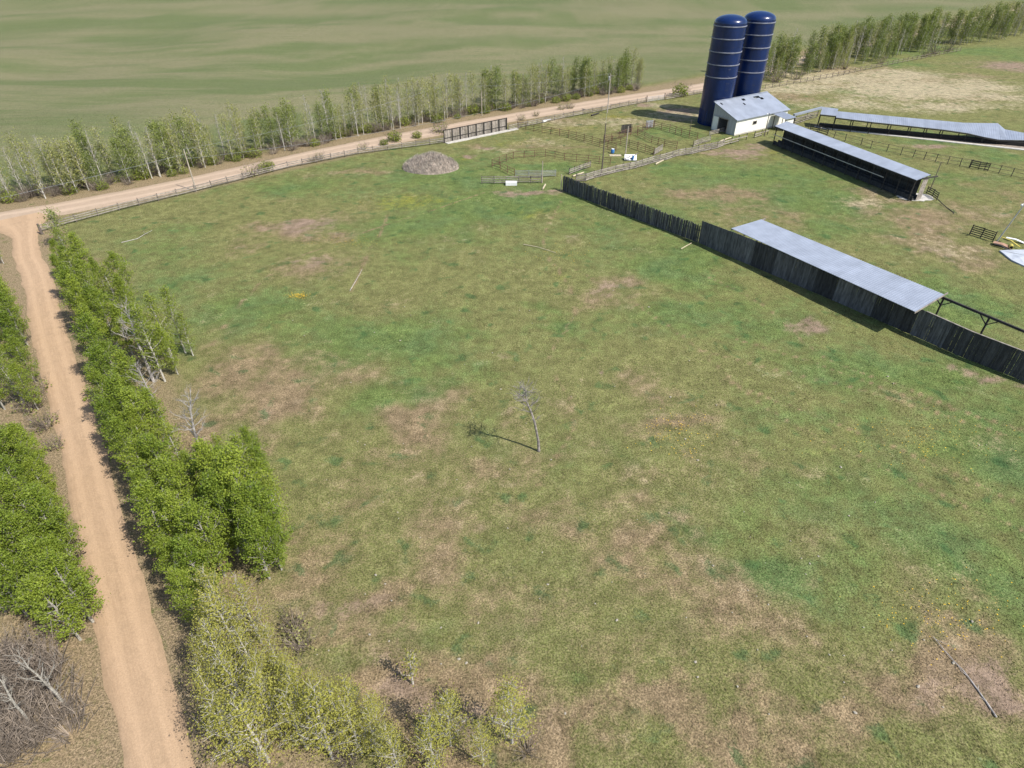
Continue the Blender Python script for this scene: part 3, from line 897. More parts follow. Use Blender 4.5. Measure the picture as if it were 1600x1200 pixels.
room = 297 - sum(1 for o in COL.objects if o.name.startswith("aspen_tree"))
for q in FAR[:room]: add_tree(*q)


def merge_trees(lst, name, label):
    """the farthest trees, which read as one mass: one object"""
    cos = []; loops = []; tot = []; mats = []; tints = []; base = 0
    ml = []
    for kd, i, loc, h, rz, *_ in lst:
        ref = {'far': 9, 'farleafy': 8, 'bare': 9.5}[kd]; sc_ = h / ref; cs, sn = math.cos(rz), math.sin(rz)
        for me in TREES[kd, i]:
            n = len(me.vertices); c = np.zeros(n * 3, np.float32); me.vertices.foreach_get("co", c); c = c.reshape(-1, 3) * sc_
            c = np.stack([c[:, 0] * cs - c[:, 1] * sn + loc[0], c[:, 0] * sn + c[:, 1] * cs + loc[1], c[:, 2] + loc[2]], 1)
            lp = np.zeros(len(me.loops), np.int32); me.loops.foreach_get("vertex_index", lp)
            lt = np.zeros(len(me.polygons), np.int32); me.polygons.foreach_get("loop_total", lt)
            tt = np.zeros(len(me.polygons), np.float32); me.attributes["tint"].data.foreach_get("value", tt)
            m_ = me.materials[0]
            if m_ not in ml: ml.append(m_)
            cos.append(c); loops.append(lp + base); tot.append(lt); tints.append(tt); mats.append(np.full(len(lt), ml.index(m_), np.int32)); base += n
    me = bpy.data.meshes.new(name)
    co = np.concatenate(cos); lp = np.concatenate(loops); lt = np.concatenate(tot)
    me.vertices.add(len(co)); me.vertices.foreach_set("co", co.astype(np.float32).ravel())
    me.loops.add(len(lp)); me.loops.foreach_set("vertex_index", lp.astype(np.int32))
    me.polygons.add(len(lt)); me.polygons.foreach_set("loop_start", np.concatenate([[0], np.cumsum(lt)[:-1]]).astype(np.int32))
    for m_ in ml: me.materials.append(m_)
    me.polygons.foreach_set("material_index", np.concatenate(mats))
    me.attributes.new("tint", 'FLOAT', 'FACE').data.foreach_set("value", np.concatenate(tints))
    me.update(calc_edges=True)
    tag(link(name, me), label, "wood", kind="stuff")


merge_trees(FAR[room:], "far_wood", "far spring-green aspen wood to the right of and behind the blue silos")

# ------------------------------------------------------------------ shrubs
SHRUB = []
for sd, leafy in ((1, 0), (2, 0), (3, 1), (4, 1)):
    rn = random.Random(900 + sd); mb = MB()
    for k in range(46):
        a = rn.uniform(0, 6.28); rr_ = rn.uniform(0, .5); e = rn.uniform(.5, 1.4)
        p0 = Vector((math.cos(a) * rr_, math.sin(a) * rr_, -.03))
        d = Vector((math.cos(a) * math.cos(e), math.sin(a) * math.cos(e), math.sin(e)))
        L = rn.uniform(.8, 2.0)
        p1 = p0 + d * L * .6; p2 = p1 + (d + Vector((rn.uniform(-.4, .4), rn.uniform(-.4, .4), .2))) * L * .4
        mb.tube([p0, p1, p2], [.022, .015, .006], 3, cap=False, tint=rn.uniform(.6, 1.3))
        for q in range(3):
            c0 = p1.lerp(p2, rn.random()); c1 = c0 + Vector((rn.uniform(-.4, .4), rn.uniform(-.4, .4), rn.uniform(0, .4)))
            mb.tube([c0, c1], [.010, .005], 3, cap=False, tint=rn.uniform(.6, 1.3))
    st = mb.mesh("stems", M['twig'])
    lm = None
    n = 420 if leafy else 70
    lv = []; lf = []; lt = []
    for k in range(n):
        a = rn.uniform(0, 6.28); r_ = 1.15 * math.sqrt(rn.random()); z = rn.uniform(.15, 1.7) * (1 - .35 * r_)
        p = Vector((math.cos(a) * r_, math.sin(a) * r_, z))
        nn = Vector((rn.gauss(0, 1), rn.gauss(0, 1), rn.gauss(.4, 1))).normalized(); ux = nn.orthogonal().normalized() * .09; uy = nn.cross(ux)
        i = len(lv); lv += [tuple(p - ux), tuple(p + uy), tuple(p + ux), tuple(p - uy)]; lf.append((i, i + 1, i + 2, i + 3)); lt.append(rn.random())
    lm = bpy.data.meshes.new("leaves"); lm.from_pydata(lv, [], lf)
    lm.attributes.new("tint", 'FLOAT', 'FACE').data.foreach_set("value", lt)
    lm.materials.append(M['leaf_far' if not leafy else 'leaf_b']); lm.update()
    SHRUB.append((st, lm))


def shrub(p, s, i, label, group, hz=1.0, leaves=True):
    r = thing("shrub", p, label, "shrub", group)
    r.scale = (s, s, s * hz); r.rotation_euler = (0, 0, rt.uniform(0, 6.28))
    link("stems", SHRUB[i][0], r)
    if leaves: link("leaves", SHRUB[i][1], r)


for px, py, s, lab in [(393, 275, 1.9, "large brown bush between road and rail fence, left end"), (415, 268, 1.6, "grey-green bush beside the large brown one at the rail fence"),
                       (500, 250, 1.3, "small brown bush by the rail fence where the road bends gently"), (488, 254, 1.0, "tiny brown bush just left of another bush at the rail fence"),
                       (567, 234, 1.3, "narrow upright bush between gravel road and rail fence, mid length"), (617, 221, 1.9, "broad grey-green bush by the rail fence, left of the plank windbreak"),
                       (600, 227, 1.1, "small bush at the left foot of a broad grey-green bush"), (688, 208, 2.3, "big brown bush touching the left end of the road windbreak"),
                       (652, 216, 1.3, "green weedy bush left of the road windbreak's big brown bush"), (815, 188, 1.2, "small bush by the road just right of the plank windbreak"),
                       (838, 182, 1.0, "tiny bush by the road, second right of the windbreak"), (877, 172, 1.3, "brown weed clump by the road, left of the transformer pole"), (890, 170, 1.3, "brown weed clump nearest left of the transformer pole"),
                       (422, 262, 1.1, "small leafless bush beyond the grey-green bush at the road edge"), (1062, 150, 2.6, "dark green bush at the road fence left of the silos"), (1210, 128, 2.8, "large leafless bush at the fence just right of the silos"),
                       (1246, 124, 2.0, "brown bush at the edge of the right wood near the fence"), (1320, 108, 1.8, "tan bush in front of the right wood"), (1375, 100, 1.8, "tan bush under the right wood's middle"), (1460, 84, 2.6, "reddish-brown thicket bush at the far right wood end"),
                       (1480, 80, 2.6, "reddish-brown thicket bush second from the far wood end"), (1445, 88, 2.2, "reddish-brown thicket bush third from the far wood end"), (60, 615, 1.6, "leafless brown shrub left of the lane between two groves"),
                       (72, 668, 1.5, "brown shrub at the lane's left edge where trees thin out"), (460, 985, 1.2, "leafless dark shrub alone at the grove's lower right corner"), (474, 1010, 1.3, "leafless dark shrub just below another at the grove's corner"),
                       (48, 640, 1.5, "tangled grey shrub left of the lane"), (88, 700, 1.0, "low shrub on the lane's left verge")]:
    shrub(G(px, py), s * .78, 3 if 'green' in lab else rt.randrange(2), lab, "bushes beside road and lane")
for k in range(36):
    px = rt.uniform(-10, 150); py = rt.uniform(1030, 1190)
    if px > 60 + (py - 1030) * .45 + 70: continue
    q_ = G(px, py)
    if float(dist_poly(np.array([q_.x]), np.array([q_.y]), lane_pl)[0]) < 3.9: continue
    shrub(G(px, py), rt.uniform(1.1, 1.9), rt.randrange(2), "leafless grey-brown shrub in the thicket at the lower left", "shrubs of the lower left thicket", leaves=False)
for k in range(26):
    px, py = rt.choice([q[:2] for q in YOUNG]); p = G(px + rt.uniform(-30, 25), py + rt.uniform(-20, 20))
    if float(dist_poly(np.array([p.x]), np.array([p.y]), lane_pl)[0]) < 4.6: continue
    shrub(p, rt.uniform(.6, 1.0), rt.randrange(2), "low leafless shrub under the yellow-green young aspens", "undergrowth under the young aspens", leaves=False)
x = -100.0
while x < 41:
    p, nrm = road_frame(x)
    q = p + nrm * rt.uniform(6.2, 11)
    lf_ = rt.random() < .3
    shrub((q.x, q.y, 0), rt.uniform(.8, 1.5), 2 if lf_ else rt.randrange(2), "low dark shrub at the foot of the tree line beyond the road", "undergrowth of the tree line", .9, leaves=lf_)
    x += rt.uniform(.5, 1.0)


# ------------------------------------------------------------------ fences
POSTS = {}


def post_mesh(h, wd, mat):
    k = (round(h, 2), round(wd, 2), mat)
    if k not in POSTS:
        mb = MB(); mb.tube([(0, 0, -.1), (0, 0, h * .6), (0, 0, h)], [wd * .55, wd * .52, wd * .48], 6)
        POSTS[k] = mb.mesh("post", M[mat])
    return POSTS[k]


def fence(name, pix, label, post_h, rails, postmat, railmat, gap, rail_h=.14, post_w=.15, cat="fence", rail_t=.05, world=False, sag=.04, panel=None, skip=0.0):
    pts = [Vector((*p, 0)) if world else G(*p) for p in pix]
    root = thing(name, pts[0], label, cat)
    rn = random.Random(len(label) * 7 + int(pix[0][0]))
    n_all = 0
    for si, (a, b) in enumerate(zip(pts[:-1], pts[1:])):
        L = (b - a).length
        n = max(1, round(L / gap))
        for k in range(n):
            p0 = a.lerp(b, k / n); p1 = a.lerp(b, (k + 1) / n)
            if n_all < 95:
                po = link("post", post_mesh(post_h, post_w, postmat), root)
                po.location = p0 - root.location; n_all += 1
                po.rotation_euler = (rn.uniform(-.05, .05), rn.uniform(-.05, .05), rn.uniform(0, 3))
            mb = MB()
            d = (p1 - p0).normalized(); off = Vector((d.y, -d.x, 0)) * (post_w * .5 + rail_t * .5)
            for z in rails:
                if rn.random() < skip: continue
                j0 = rn.uniform(-sag, sag); j1 = rn.uniform(-sag, sag)
                mb.beam(p0 + off + Vector((0, 0, z + j0)) - d * .08, p1 + off + Vector((0, 0, z + j1)) + d * .06, rail_t, rail_h, rn.uniform(.7, 1.25))
            if mb.v: mb.build("rails", M[railmat], root)
    po = link("post", post_mesh(post_h, post_w, postmat), root); po.location = pts[-1] - root.location
    return root


fence("rail_fence", [(66, 362), (120, 347), (187, 329), (305, 300), (450, 263), (560, 241), (693, 224)], "long weathered rail fence between gravel road and pasture, left of the plank windbreak", 1.35, (.4, .75, 1.1), 'pole_d', 'wood', 3.0, .16)
fence("rail_fence", [(795, 204), (880, 185), (940, 174), (1008, 160)], "weathered rail fence along the road between plank windbreak and metal gate", 1.35, (.35, .7, 1.1), 'pole_d', 'wood', 3.0, .16)
fence("rail_fence", [(1040, 156), (1068, 151), (1098, 146)], "short rail fence between the metal gate and the silos", 1.3, (.35, .7, 1.1), 'pole_d', 'wood', 3.0, .16)
fence("rail_fence", [(1195, 139), (1250, 130), (1300, 121), (1360, 108), (1410, 98), (1500, 80)], "dark rail fence along the foot of the right wood", 1.4, (.45, 1.1), 'pole_d', 'twig', 3.0, .12)
fence("corral_fence", [(809, 201), (847, 208), (888, 215), (925, 225), (962, 236)], "dark rusty rail fence slanting from road to the pens", 1.7, (.3, .7, 1.1, 1.5), 'rust', 'rust', 2.6, .07, .11, rail_t=.05)
fence("corral_fence", [(953, 258), (919, 254), (882, 251), (852, 245), (819, 247), (802, 249), (791, 253), (769, 261), (782, 265), (793, 271), (804, 276)], "curved rusty rail fence round the small green round pen", 1.55, (.4, .9, 1.4), 'rust', 'rust', 2.6, .06, .11, rail_t=.05)
fence("gate_panel_fence", [(806, 277), (826, 277), (846, 277), (868, 276)], "grey pipe gate panels closing the round pen's front", 1.35, (.25, .5, .75, 1.0, 1.25), 'steel', 'steel', 2.4, .07, .09, rail_t=.05)
fence("corral_fence", [(753, 287), (772, 287), (791, 287), (810, 286), (829, 286), (846, 286)], "short grey rail fence behind the white trough", 1.4, (.3, .65, 1.0, 1.3), 'pole_d', 'wood', 2.4, .12, .14)
fence("corral_fence", [(943, 223), (967, 217), (985, 211), (996, 208), (1011, 203), (1021, 200), (1046, 206), (1064, 212), (1089, 219)], "rusty fence along the far sides of the square pens", 1.7, (.3, .7, 1.1, 1.5), 'rust', 'rust', 2.4, .07, .11, rail_t=.05)
fence("corral_fence", [(996, 212), (1007, 217), (1018, 223), (1038, 229), (1057, 233)], "rusty fence dividing the two square pens", 1.6, (.3, .7, 1.1, 1.4), 'rust', 'rust', 2.4, .07, .11, rail_t=.05)
fence("corral_fence", [(943, 223), (969, 226), (983, 230), (996, 234), (1008, 238), (1021, 242)], "rusty fence on the near side of the square pens", 1.7, (.3, .7, 1.1, 1.5), 'rust', 'rust', 2.4, .07, .11, rail_t=.05)
fence("gate_panel_fence", [(1022, 242), (1034, 235)], "pale plank gate panel at the near corner of the square pens", 1.3, (.2, .45, .7, .95, 1.2), 'steel', 'wood', 2.4, .14, .1)
fence("gate_panel_fence", [(1083, 229), (1096, 224), (1109, 221)], "pale plank gate panels in front of the barn doorway", 1.3, (.2, .5, .8, 1.1), 'pole_d', 'wood', 2.2, .13, .12)
fence("gate_panel_fence", [(1108, 212), (1120, 209), (1130, 206)], "low leaning plank panel right at the barn doorway", 1.0, (.3, .6, .9), 'steel', 'wood', 2.2, .13, .1)
fence("plank_fence", [(900, 284), (915, 283), (927, 279), (949, 273), (973, 267), (993, 263), (1020, 255), (1040, 250), (1059, 244), (1080, 241), (1100, 236), (1120, 232), (1130, 228)], "pale plank alley fence from windbreak corner towards the barn", 1.55, (.25, .6, .95, 1.3), 'wood_b', 'wood', 1.9, .22, .15)
fence("plank_fence", [(1130, 228), (1153, 222), (1178, 216), (1199, 210)], "sparse broken plank fence continuing the alley fence to the long shed", 1.5, (.4, .9), 'wood_b', 'wood', 2.2, .2, .16, skip=.3)
fence("plank_fence", [(889, 273), (905, 267), (922, 261)], "short plank fence beside the windbreak's left corner", 1.3, (.3, .65, 1.0), 'wood_b', 'wood', 1.6, .18, .14)
fence("wire_fence", [(1262, 203), (1292, 212), (1302, 217), (1320, 221), (1345, 227), (1360, 232), (1385, 237), (1407, 242), (1426, 246), (1461, 253), (1499, 260), (1515, 262), (1560, 271), (1600, 280), (1660, 293)], "long dark pen fence between the two feed sheds and off right", 1.6, (.2, .9, 1.5), 'wood_b', 'pole_d', 2.8, .05, .13, rail_t=.04)
fence("gate_panel_fence", [(1514, 262), (1528, 265), (1543, 267)], "dark board gate set into the long pen fence", 1.5, (.3, .7, 1.1, 1.4), 'wood_b', 'wood_b', 2.0, .14, .14)
fence("gate_panel_fence", [(1265, 205), (1279, 208), (1292, 212)], "dark board gate at the left end of the long pen fence", 1.6, (.3, .7, 1.1, 1.5), 'wood_b', 'wood_b', 2.2, .16, .14)
fence("gate_panel_fence", [(1240, 195), (1250, 192), (1264, 187), (1275, 184)], "old board fence joining the barn yard to the far feed shed", 1.5, (.3, .7, 1.1, 1.4), 'wood_b', 'wood', 2.2, .14, .14)
fence("feed_rack", [(1515, 366), (1532, 371), (1551, 377)], "dark five-board feed fence leaning in front of the debris heap", 1.6, (.25, .55, .85, 1.15, 1.45), 'wood_b', 'wood_b', 2.0, .13, .14)
fence("plank_fence", [(1447, 303), (1456, 308), (1463, 313)], "small dark board panel at the end of the near feed shed", 1.4, (.3, .65, 1.0, 1.3), 'wood_b', 'wood_b', 1.6, .14, .13)

# farm gate
a = G(1010, 160); b2 = G(1038, 156)
t = thing("farm_gate", a, "pale metal gate closing the yard entrance off the gravel road", "gate")
mb = MB()
for z in (.25, .5, .75, 1.0, 1.25): mb.tube([a + Vector((0, 0, z)), b2 + Vector((0, 0, z))], .035, 5)
mb.build("bars", M['steel'], t)
mb = MB()
for q in (0, .33, .66, 1): mb.tube([a.lerp(b2, q) + Vector((0, 0, .2)), a.lerp(b2, q) + Vector((0, 0, 1.3))], .04, 5)
mb.build("uprights", M['steel'], t)
for q in (a, b2):
    po = link("post", post_mesh(1.7, .22, 'pole_d'), t); po.location = q - t.location

# plank windbreak by the road
a = G(694, 223); b2 = G(791, 203)
t = thing("road_windbreak", a, "tall vertical-plank windbreak beside the gravel road above the mound", "windbreak fence")
d = (b2 - a); L = d.length; d.normalize(); nr = Vector((d.y, -d.x, 0)); rn = random.Random(8)
mb = MB(); s = 0
while s < L:
    wd = rn.uniform(.16, .24)
    p = a + d * (s + wd / 2)
    mb.beam(p + Vector((0, 0, .05)), p + Vector((0, 0, 2.55 + rn.uniform(-.08, .08))), .03, wd, rn.uniform(.7, 1.3), up=d)
    s += wd + rn.choice((.02, .03, .06))
mb.build("planks", M['wood'], t)
for k in range(9):
    mb = MB(); p = a + d * (L * k / 8) + nr * .16
    mb.beam(p - Vector((0, 0, .1)), p + Vector((0, 0, 2.7)), .16, .18, up=d)
    mb.build("post", M['wood_b'], t)
for z in (.9, 2.6):
    mb = MB(); mb.beam(a + nr * .05 + Vector((0, 0, z)), b2 + nr * .05 + Vector((0, 0, z)), .07, .14); mb.build("rail", M['wood_b'], t)
mb = MB(); mb.beam(a + nr * .9 + Vector((0, 0, .07)), b2 + d * 2.5 + nr * .9 + Vector((0, 0, .07)), 1.1, .16)
o = mb.build("concrete_apron", M['conc']); tag(o, "pale concrete feeding strip along the foot of the road windbreak", "concrete slab")


# ------------------------------------------------------------------ long windbreak with shelter roof
WB = [G(879, 298), G(1000, 345), G(1090, 379)]
rn = random.Random(12)
t = thing("picket_windbreak", WB[0], "long dark windbreak of rough upright slabs, left of the board section", "windbreak fence")
for a, b2 in zip(WB[:-1], WB[1:]):
    d = b2 - a; L = d.length; d.normalize(); nr = Vector((d.y, -d.x, 0))
    mb = MB(); s = 0
    while s < L:
        wd = rn.uniform(.09, .16)
        p = a + d * (s + wd / 2) + nr * rn.uniform(-.03, .03)
        mb.beam(p + Vector((0, 0, .02)), p + Vector((rn.uniform(-.05, .05), rn.uniform(-.05, .05), 2.75 + rn.uniform(-.16, .16))), .05, wd, rn.uniform(.55, 1.5), up=d)
        s += wd + rn.choice((.0, .0, .004, .008, .025))
    mb.build("slabs", M['wood_d'], t)
    for z in (.7, 1.9):
        mb = MB(); mb.beam(a - nr * .1 + Vector((0, 0, z)), b2 - nr * .1 + Vector((0, 0, z)), .08, .14); mb.build("rail", M['wood_b'], t)
    for k in range(int(L / 3) + 1):
        mb = MB(); p = a + d * (k * 3.0) - nr * .24; mb.tube([p, p + Vector((0, 0, 2.6))], .09, 6); mb.build("post", M['wood_b'], t)
mb = MB(); mb.tube([WB[0] + Vector((-.3, 0, 0)), WB[0] + Vector((-.3, 0, 2.9))], [.1, .08], 6); mb.build("corner_post", M['wood_p'], t)

FB = [G(1091, 379), G(1147, 404), G(1300, 469), G(1430, 526), G(1500, 557), G(1602, 597), G(1720, 640)]


def fence_h(i, f):
    H = [3.5, 3.75, 3.75, 3.45, 3.3, 3.2, 3.2]
    return H[i] * (1 - f) + H[i + 1] * f


t = thing("board_windbreak", FB[0], "tall dark vertical-board windbreak running under the shelter roof to the right edge", "windbreak fence")
for si, (a, b2) in enumerate(zip(FB[:-1], FB[1:])):
    d = b2 - a; L = d.length; d.normalize(); nr = Vector((d.y, -d.x, 0))
    mb = MB(); s = 0; tone = 1.0; left = 0
    while s < L:
        if left <= 0:
            left = rn.uniform(.6, 3.2); tone = rn.choice((.5, .6, 1.0, 1.2, 1.55, 1.1)) if si < 3 else rn.choice((.5, .6, .9, 1.1))
        wd = min(rn.uniform(.19, .27), L - s + .02)
        p = a + d * (s + wd / 2)
        hh = fence_h(si, s / L) - .04
        mb.beam(p + Vector((0, 0, .02)), p + Vector((0, 0, hh + rn.uniform(-.03, .03))), .03, wd, tone * rn.uniform(.75, 1.25), up=d)
        g = rn.choice((.003, .003, .004, .006, .02)); s += wd + g; left -= wd + g
    mb.build("boards", M['wood_d'], t)
    for z in (.6, 1.7, 2.9):
        mb = MB(); mb.beam(a - nr * .08 + Vector((0, 0, z)), b2 - nr * .08 + Vector((0, 0, z)), .06, .15); mb.build("rail", M['wood_b'], t)
    for k in range(int(L / 3.2) + 1):
        mb = MB(); p = a + d * (k * 3.2) - nr * .22; mb.tube([p, p + Vector((0, 0, fence_h(si, k * 3.2 / L) - .15))], .1, 6); mb.build("post", M['wood_b'], t)
    if si >= 3:
        mb = MB(); mb.beam(a + Vector((0, 0, fence_h(si, 0))), b2 + Vector((0, 0, fence_h(si, 1))), .16, .05); mb.build("cap_board", M['wood'], t)


def roof_sheet(mb, n0, n1, f0, f1, th=.05, rib=.32, nseg=1):
    """ribbed sheet-metal roof between a near eave n0-n1 and a far eave f0-f1"""
    L = (n1 - n0).length; k = max(2, int(L / rib))
    up = (n1 - n0).cross(f0 - n0).normalized()
    if up.z < 0: up = -up
    rn_ = random.Random(int(L * 13))
    sheet = 1.0
    for i in range(k):
        if i % 3 == 0: sheet = rn_.uniform(.93, 1.05)
        u0, u1 = i / k, (i + 1) / k
        a, b, c, d = n0.lerp(n1, u0), n0.lerp(n1, u1), f0.lerp(f1, u1), f0.lerp(f1, u0)
        mb.quad([a, b, c, d] if (b - a).cross(d - a).z > 0 else [a, d, c, b], sheet)
        w_ = (n1 - n0).normalized() * .035
        h_ = up * .035
        r = [a - w_, a + w_, d + w_, d - w_]; q = [a - w_ * .5 + h_, a + w_ * .5 + h_, d + w_ * .5 + h_, d - w_ * .5 + h_]
        for e, g in ((0, 3), (1, 2)):
            pts = [r[e], r[g], q[g], q[e]]
            mb.quad(pts if e else pts[::-1], sheet * 1.02)
        pts = [q[0], q[1], q[2], q[3]]
        mb.quad(pts if (q[1] - q[0]).cross(q[3] - q[0]).z > 0 else pts[::-1], sheet * 1.03)
    dn = -up * th
    pts = [n0 + dn, n1 + dn, f1 + dn, f0 + dn]
    mb.quad(pts if (n1 - n0).cross(f0 - n0).z < 0 else pts[::-1], .8)
    for a, b in ((n0, n1), (n1, f1), (f1, f0), (f0, n0)): mb.quad([a, b, b + dn, a + dn], .85)


N0, N1 = G(1143, 357, 3.85), G(1430, 487, 3.72)
F0, F1 = G(1190, 343, 4.25), G(1475, 460, 4.12)
t = thing("cattle_shelter", G(1167, 380), "open cattle shelter with long pale metal roof behind the board windbreak", "shelter")
mb = MB(); roof_sheet(mb, N0, N1, F0, F1); mb.build("roof", M['metal'], t)
for q in (.0, 1.0):
    mb = MB(); mb.beam(N0.lerp(N1, q) - Vector((0, 0, .16)), F0.lerp(F1, q) + (F1 - N1).normalized() * .9 - Vector((0, 0, .16)), .10, .18); mb.build("end_rafter", M['wood'], t)
for k in range(1, 12):
    q = k / 12; mb = MB(); mb.beam(N0.lerp(N1, q) - Vector((0, 0, .18)), F0.lerp(F1, q) - Vector((0, 0, .18)), .06, .16); mb.build("rafter", M['wood_b'], t)
ax = (F1 - F0).normalized(); zd = Vector((0, 0, 1))
bs = F0 - zd * .34; be = F1 + (F1 - F0).normalized() * 16 - zd * .42; be.z = 3.6
mb = MB(); mb.beam(bs, be, .20, .26); mb.build("ridge_beam", M['wood_b'], t)
BL = (be - bs).length; k = 0; s = 1.2
for k in range(9):
    s = 1.0 + k * (BL - 1.4) / 8
    p = bs + (be - bs).normalized() * s
    mb = MB(); mb.tube([Vector((p.x, p.y, -.1)), p - zd * .13], .11, 7)
    for e in (-1, 1): mb.beam(p - zd * 1.0, p + ax * (e * .95) - zd * .15, .10, .10)
    mb.build("post", M['wood_b'], t)


# ------------------------------------------------------------------ near feed shed
t = thing("feed_shed", G(1211, 222), "near long feed shed with straight pale metal roof and dark open side", "feed shed")
n0, n1, f0, f1 = G(1211, 197, 3.9), G(1432.5, 281.5, 3.8), G(1230, 189.5, 4.45), G(1454.5, 273, 4.35)
mb = MB(); roof_sheet(mb, n0, n1, f0, f1); mb.build("roof", M['metal'], t)
mb = MB(); mb.beam(n0 - zd * .17, n1 - zd * .17, .07, .2); mb.build("fascia", M['wood_b'], t)
mb = MB(); mb.beam(f0 - zd * .17, f1 - zd * .17, .07, .2); mb.build("fascia", M['wood_b'], t)
dl_ = (n1 - n0).normalized(); cross = (f0 - n0); cross.z = 0; cross.normalize()
for k in range(13):
    q = .01 + .98 * k / 12
    for e0, e1, ins in ((n0, n1, .35), (f0, f1, -.35)):
        p = e0.lerp(e1, q) + cross * ins
        mb = MB(); mb.tube([Vector((p.x, p.y, -.1)), Vector((p.x, p.y, p.z - .12))], .10, 6); mb.build("post", M['wood_b'], t)
    mb = MB(); mb.beam(n0.lerp(n1, q) - zd * .15, f0.lerp(f1, q) - zd * .15, .07, .15); mb.build("rafter", M['wood_b'], t)
# bunk trough down the middle and a plank back wall
g0 = Vector((n0.x, n0.y, 0)); g1 = Vector((n1.x, n1.y, 0))
mb = MB()
ca, cb = g0 + cross * 1.5, g1 + cross * 1.5
mb.beam(ca + zd * .28, cb + zd * .28, 1.3, .10, .5)
for e in (-1, 1): mb.beam(ca + cross * (.65 * e) + zd * .42, cb + cross * (.65 * e) + zd * .42, .08, .8, .55)
mb.build("feed_bunk", M['wood_d'], t)
mb = MB(); mb.beam(g0 + cross * .2 + zd * 2.2, g0.lerp(g1, .82) + cross * .2 + zd * 2.2, .05, .12); mb.build("neck_rail_sun_tone", M['conc'], t)  # pale colour stands in for sunlight catching the rail under the eave
mb = MB()
for k in range(9):
    mb.beam(g0 + cross * 3.3 + zd * (.2 + .42 * k), g0.lerp(g1, .97) + cross * 3.3 + zd * (.2 + .42 * k), .04, .415, rn.uniform(.4, .7))  # board tints lowered to paint in the deep shade under the roof
mb.build("back_wall", M['wood_d'], t)
mb = MB(); e0 = g1 + cross * 1.7 + dl_ * .25
for k in range(7):
    p = e0 + cross * (.2 * k); mb.beam(p + zd * .05, p + zd * 3.7, .04, .19, rn.uniform(.8, 1.3), up=cross)
mb.build("end_panel", M['wood'], t)
mb = MB(); mb.beam(g1 + cross * 1.0 + dl_ * .35 + zd * 4.0, g1 + cross * 5.4 + dl_ * .35 + zd * 3.7, .16, .2); mb.build("tie_beam", M['wood_b'], t)
# concrete pad at its end
c = G(1430, 308); mb = MB()
ring = []
for k in range(26):
    a = 6.283 * k / 26; rr_ = rn.uniform(.85, 1.1)
    ring.append(Vector((c.x + math.cos(a) * 3.0 * rr_, c.y + math.sin(a) * 2.0 * rr_, .06)))
mb.quad(ring); n = len(ring)
for k in range(n):
    a, b2 = ring[k], ring[(k + 1) % n]; mb.quad([a - zd * .2, b2 - zd * .2, b2, a])
tag(mb.build("concrete_pad", M['conc']), "pale broken concrete pad at the near end of the near feed shed", "concrete slab")
# pole at the shed end, fallen rails, hose
p = G(1452, 300); t = thing("light_pole", p, "thin dark pole standing at the end of the near feed shed", "pole")
mb = MB(); mb.tube([p - zd * .1, p + Vector((.2, .3, 5.2))], [.09, .06], 6); mb.build("pole_shaft", M['pole_d'], t)
a, b2 = G(1462, 314), G(1490, 333)
t = thing("fallen_rail", a, "dark fallen rail trailing from the near feed shed's end", "rail"); mb = MB()
mb.tube([a + zd * .5, a.lerp(b2, .4) + zd * .2, b2 + zd * .07], .07, 5); mb.tube([b2 + zd * .07, b2 + Vector((-.4, -.5, .1))], .06, 5); mb.build("timber", M['wood_b'], t)

# ------------------------------------------------------------------ far feed shed with the sagging roof
t = thing("feed_shed", G(1272, 197), "far long feed shed whose pale metal roof sags and buckles at the right", "feed shed")
zx = lambda q: 1200 + q / 4
zy = lambda q: 60 + q / 4
ST = [((328, 474), (342, 428), 3.1, 3.9), ((425, 484), (440, 440), 3.1, 3.9), ((426, 494), (432, 455), 2.85, 3.55), ((650, 522), (640, 474), 2.65, 3.5), ((900, 548), (900, 498), 2.4, 3.3), ((1100, 570), (1100, 516), 2.15, 3.1),
      ((1250, 592), (1220, 527), 1.95, 3.0), ((1350, 615), (1330, 529), 1.55, 2.9), ((1440, 632), (1436, 530), 1.15, 2.85), ((1500, 634), (1480, 568), 1.15, 1.9), ((1600, 636), (1600, 590), 1.25, 1.8), ((1760, 650), (1760, 610), 1.6, 2.1)]
ST = [(G(zx(a[0]), zy(a[1]), z0), G(zx(b_[0]), zy(b_[1]), z1)) for a, b_, z0, z1 in ST]
for lo, hi in ((0, 1), (2, 11)):
    mb = MB()
    for k in range(lo, hi): roof_sheet(mb, ST[k][0], ST[k + 1][0], ST[k][1], ST[k + 1][1], th=.05, rib=.4)
    mb.build("roof", M['metal'], t)
for k in list(range(0, 1)) + list(range(2, 11)):
    a, b2 = ST[k][0], ST[k + 1][0]
    mb = MB(); mb.beam(a - zd * .2, b2 - zd * .2, .08, .22); mb.build("fascia", M['wood_b'], t)
    L = (b2 - a).length
    for q in range(max(1, int(L / 3.2))):
        f = q / max(1, int(L / 3.2))
        p = a.lerp(b2, f) + Vector((.15, .35, 0)); pb = ST[k][1].lerp(ST[k + 1][1], f) - Vector((.1, .3, 0))
        for pp in (p, pb):
            mb = MB(); mb.tube([Vector((pp.x, pp.y, -.1)), Vector((pp.x, pp.y, pp.z - .1))], .10, 6); mb.build("post", M['wood_b'], t)
        mb = MB(); mb.beam(a.lerp(b2, f) - zd * .14, ST[k][1].lerp(ST[k + 1][1], f) - zd * .14, .07, .15); mb.build("rafter", M['wood_b'], t)
g0 = Vector((ST[0][0].x, ST[0][0].y, 0)) + Vector((.8, 1.0, 0)); g1 = Vector((ST[11][0].x, ST[11][0].y, 0)) + Vector((.8, 1.3, 0))
mb = MB(); mb.beam(g0 + zd * .55, g1 + zd * .45, 1.0, .7, .6); mb.build("feed_bunk", M['wood_b'], t)
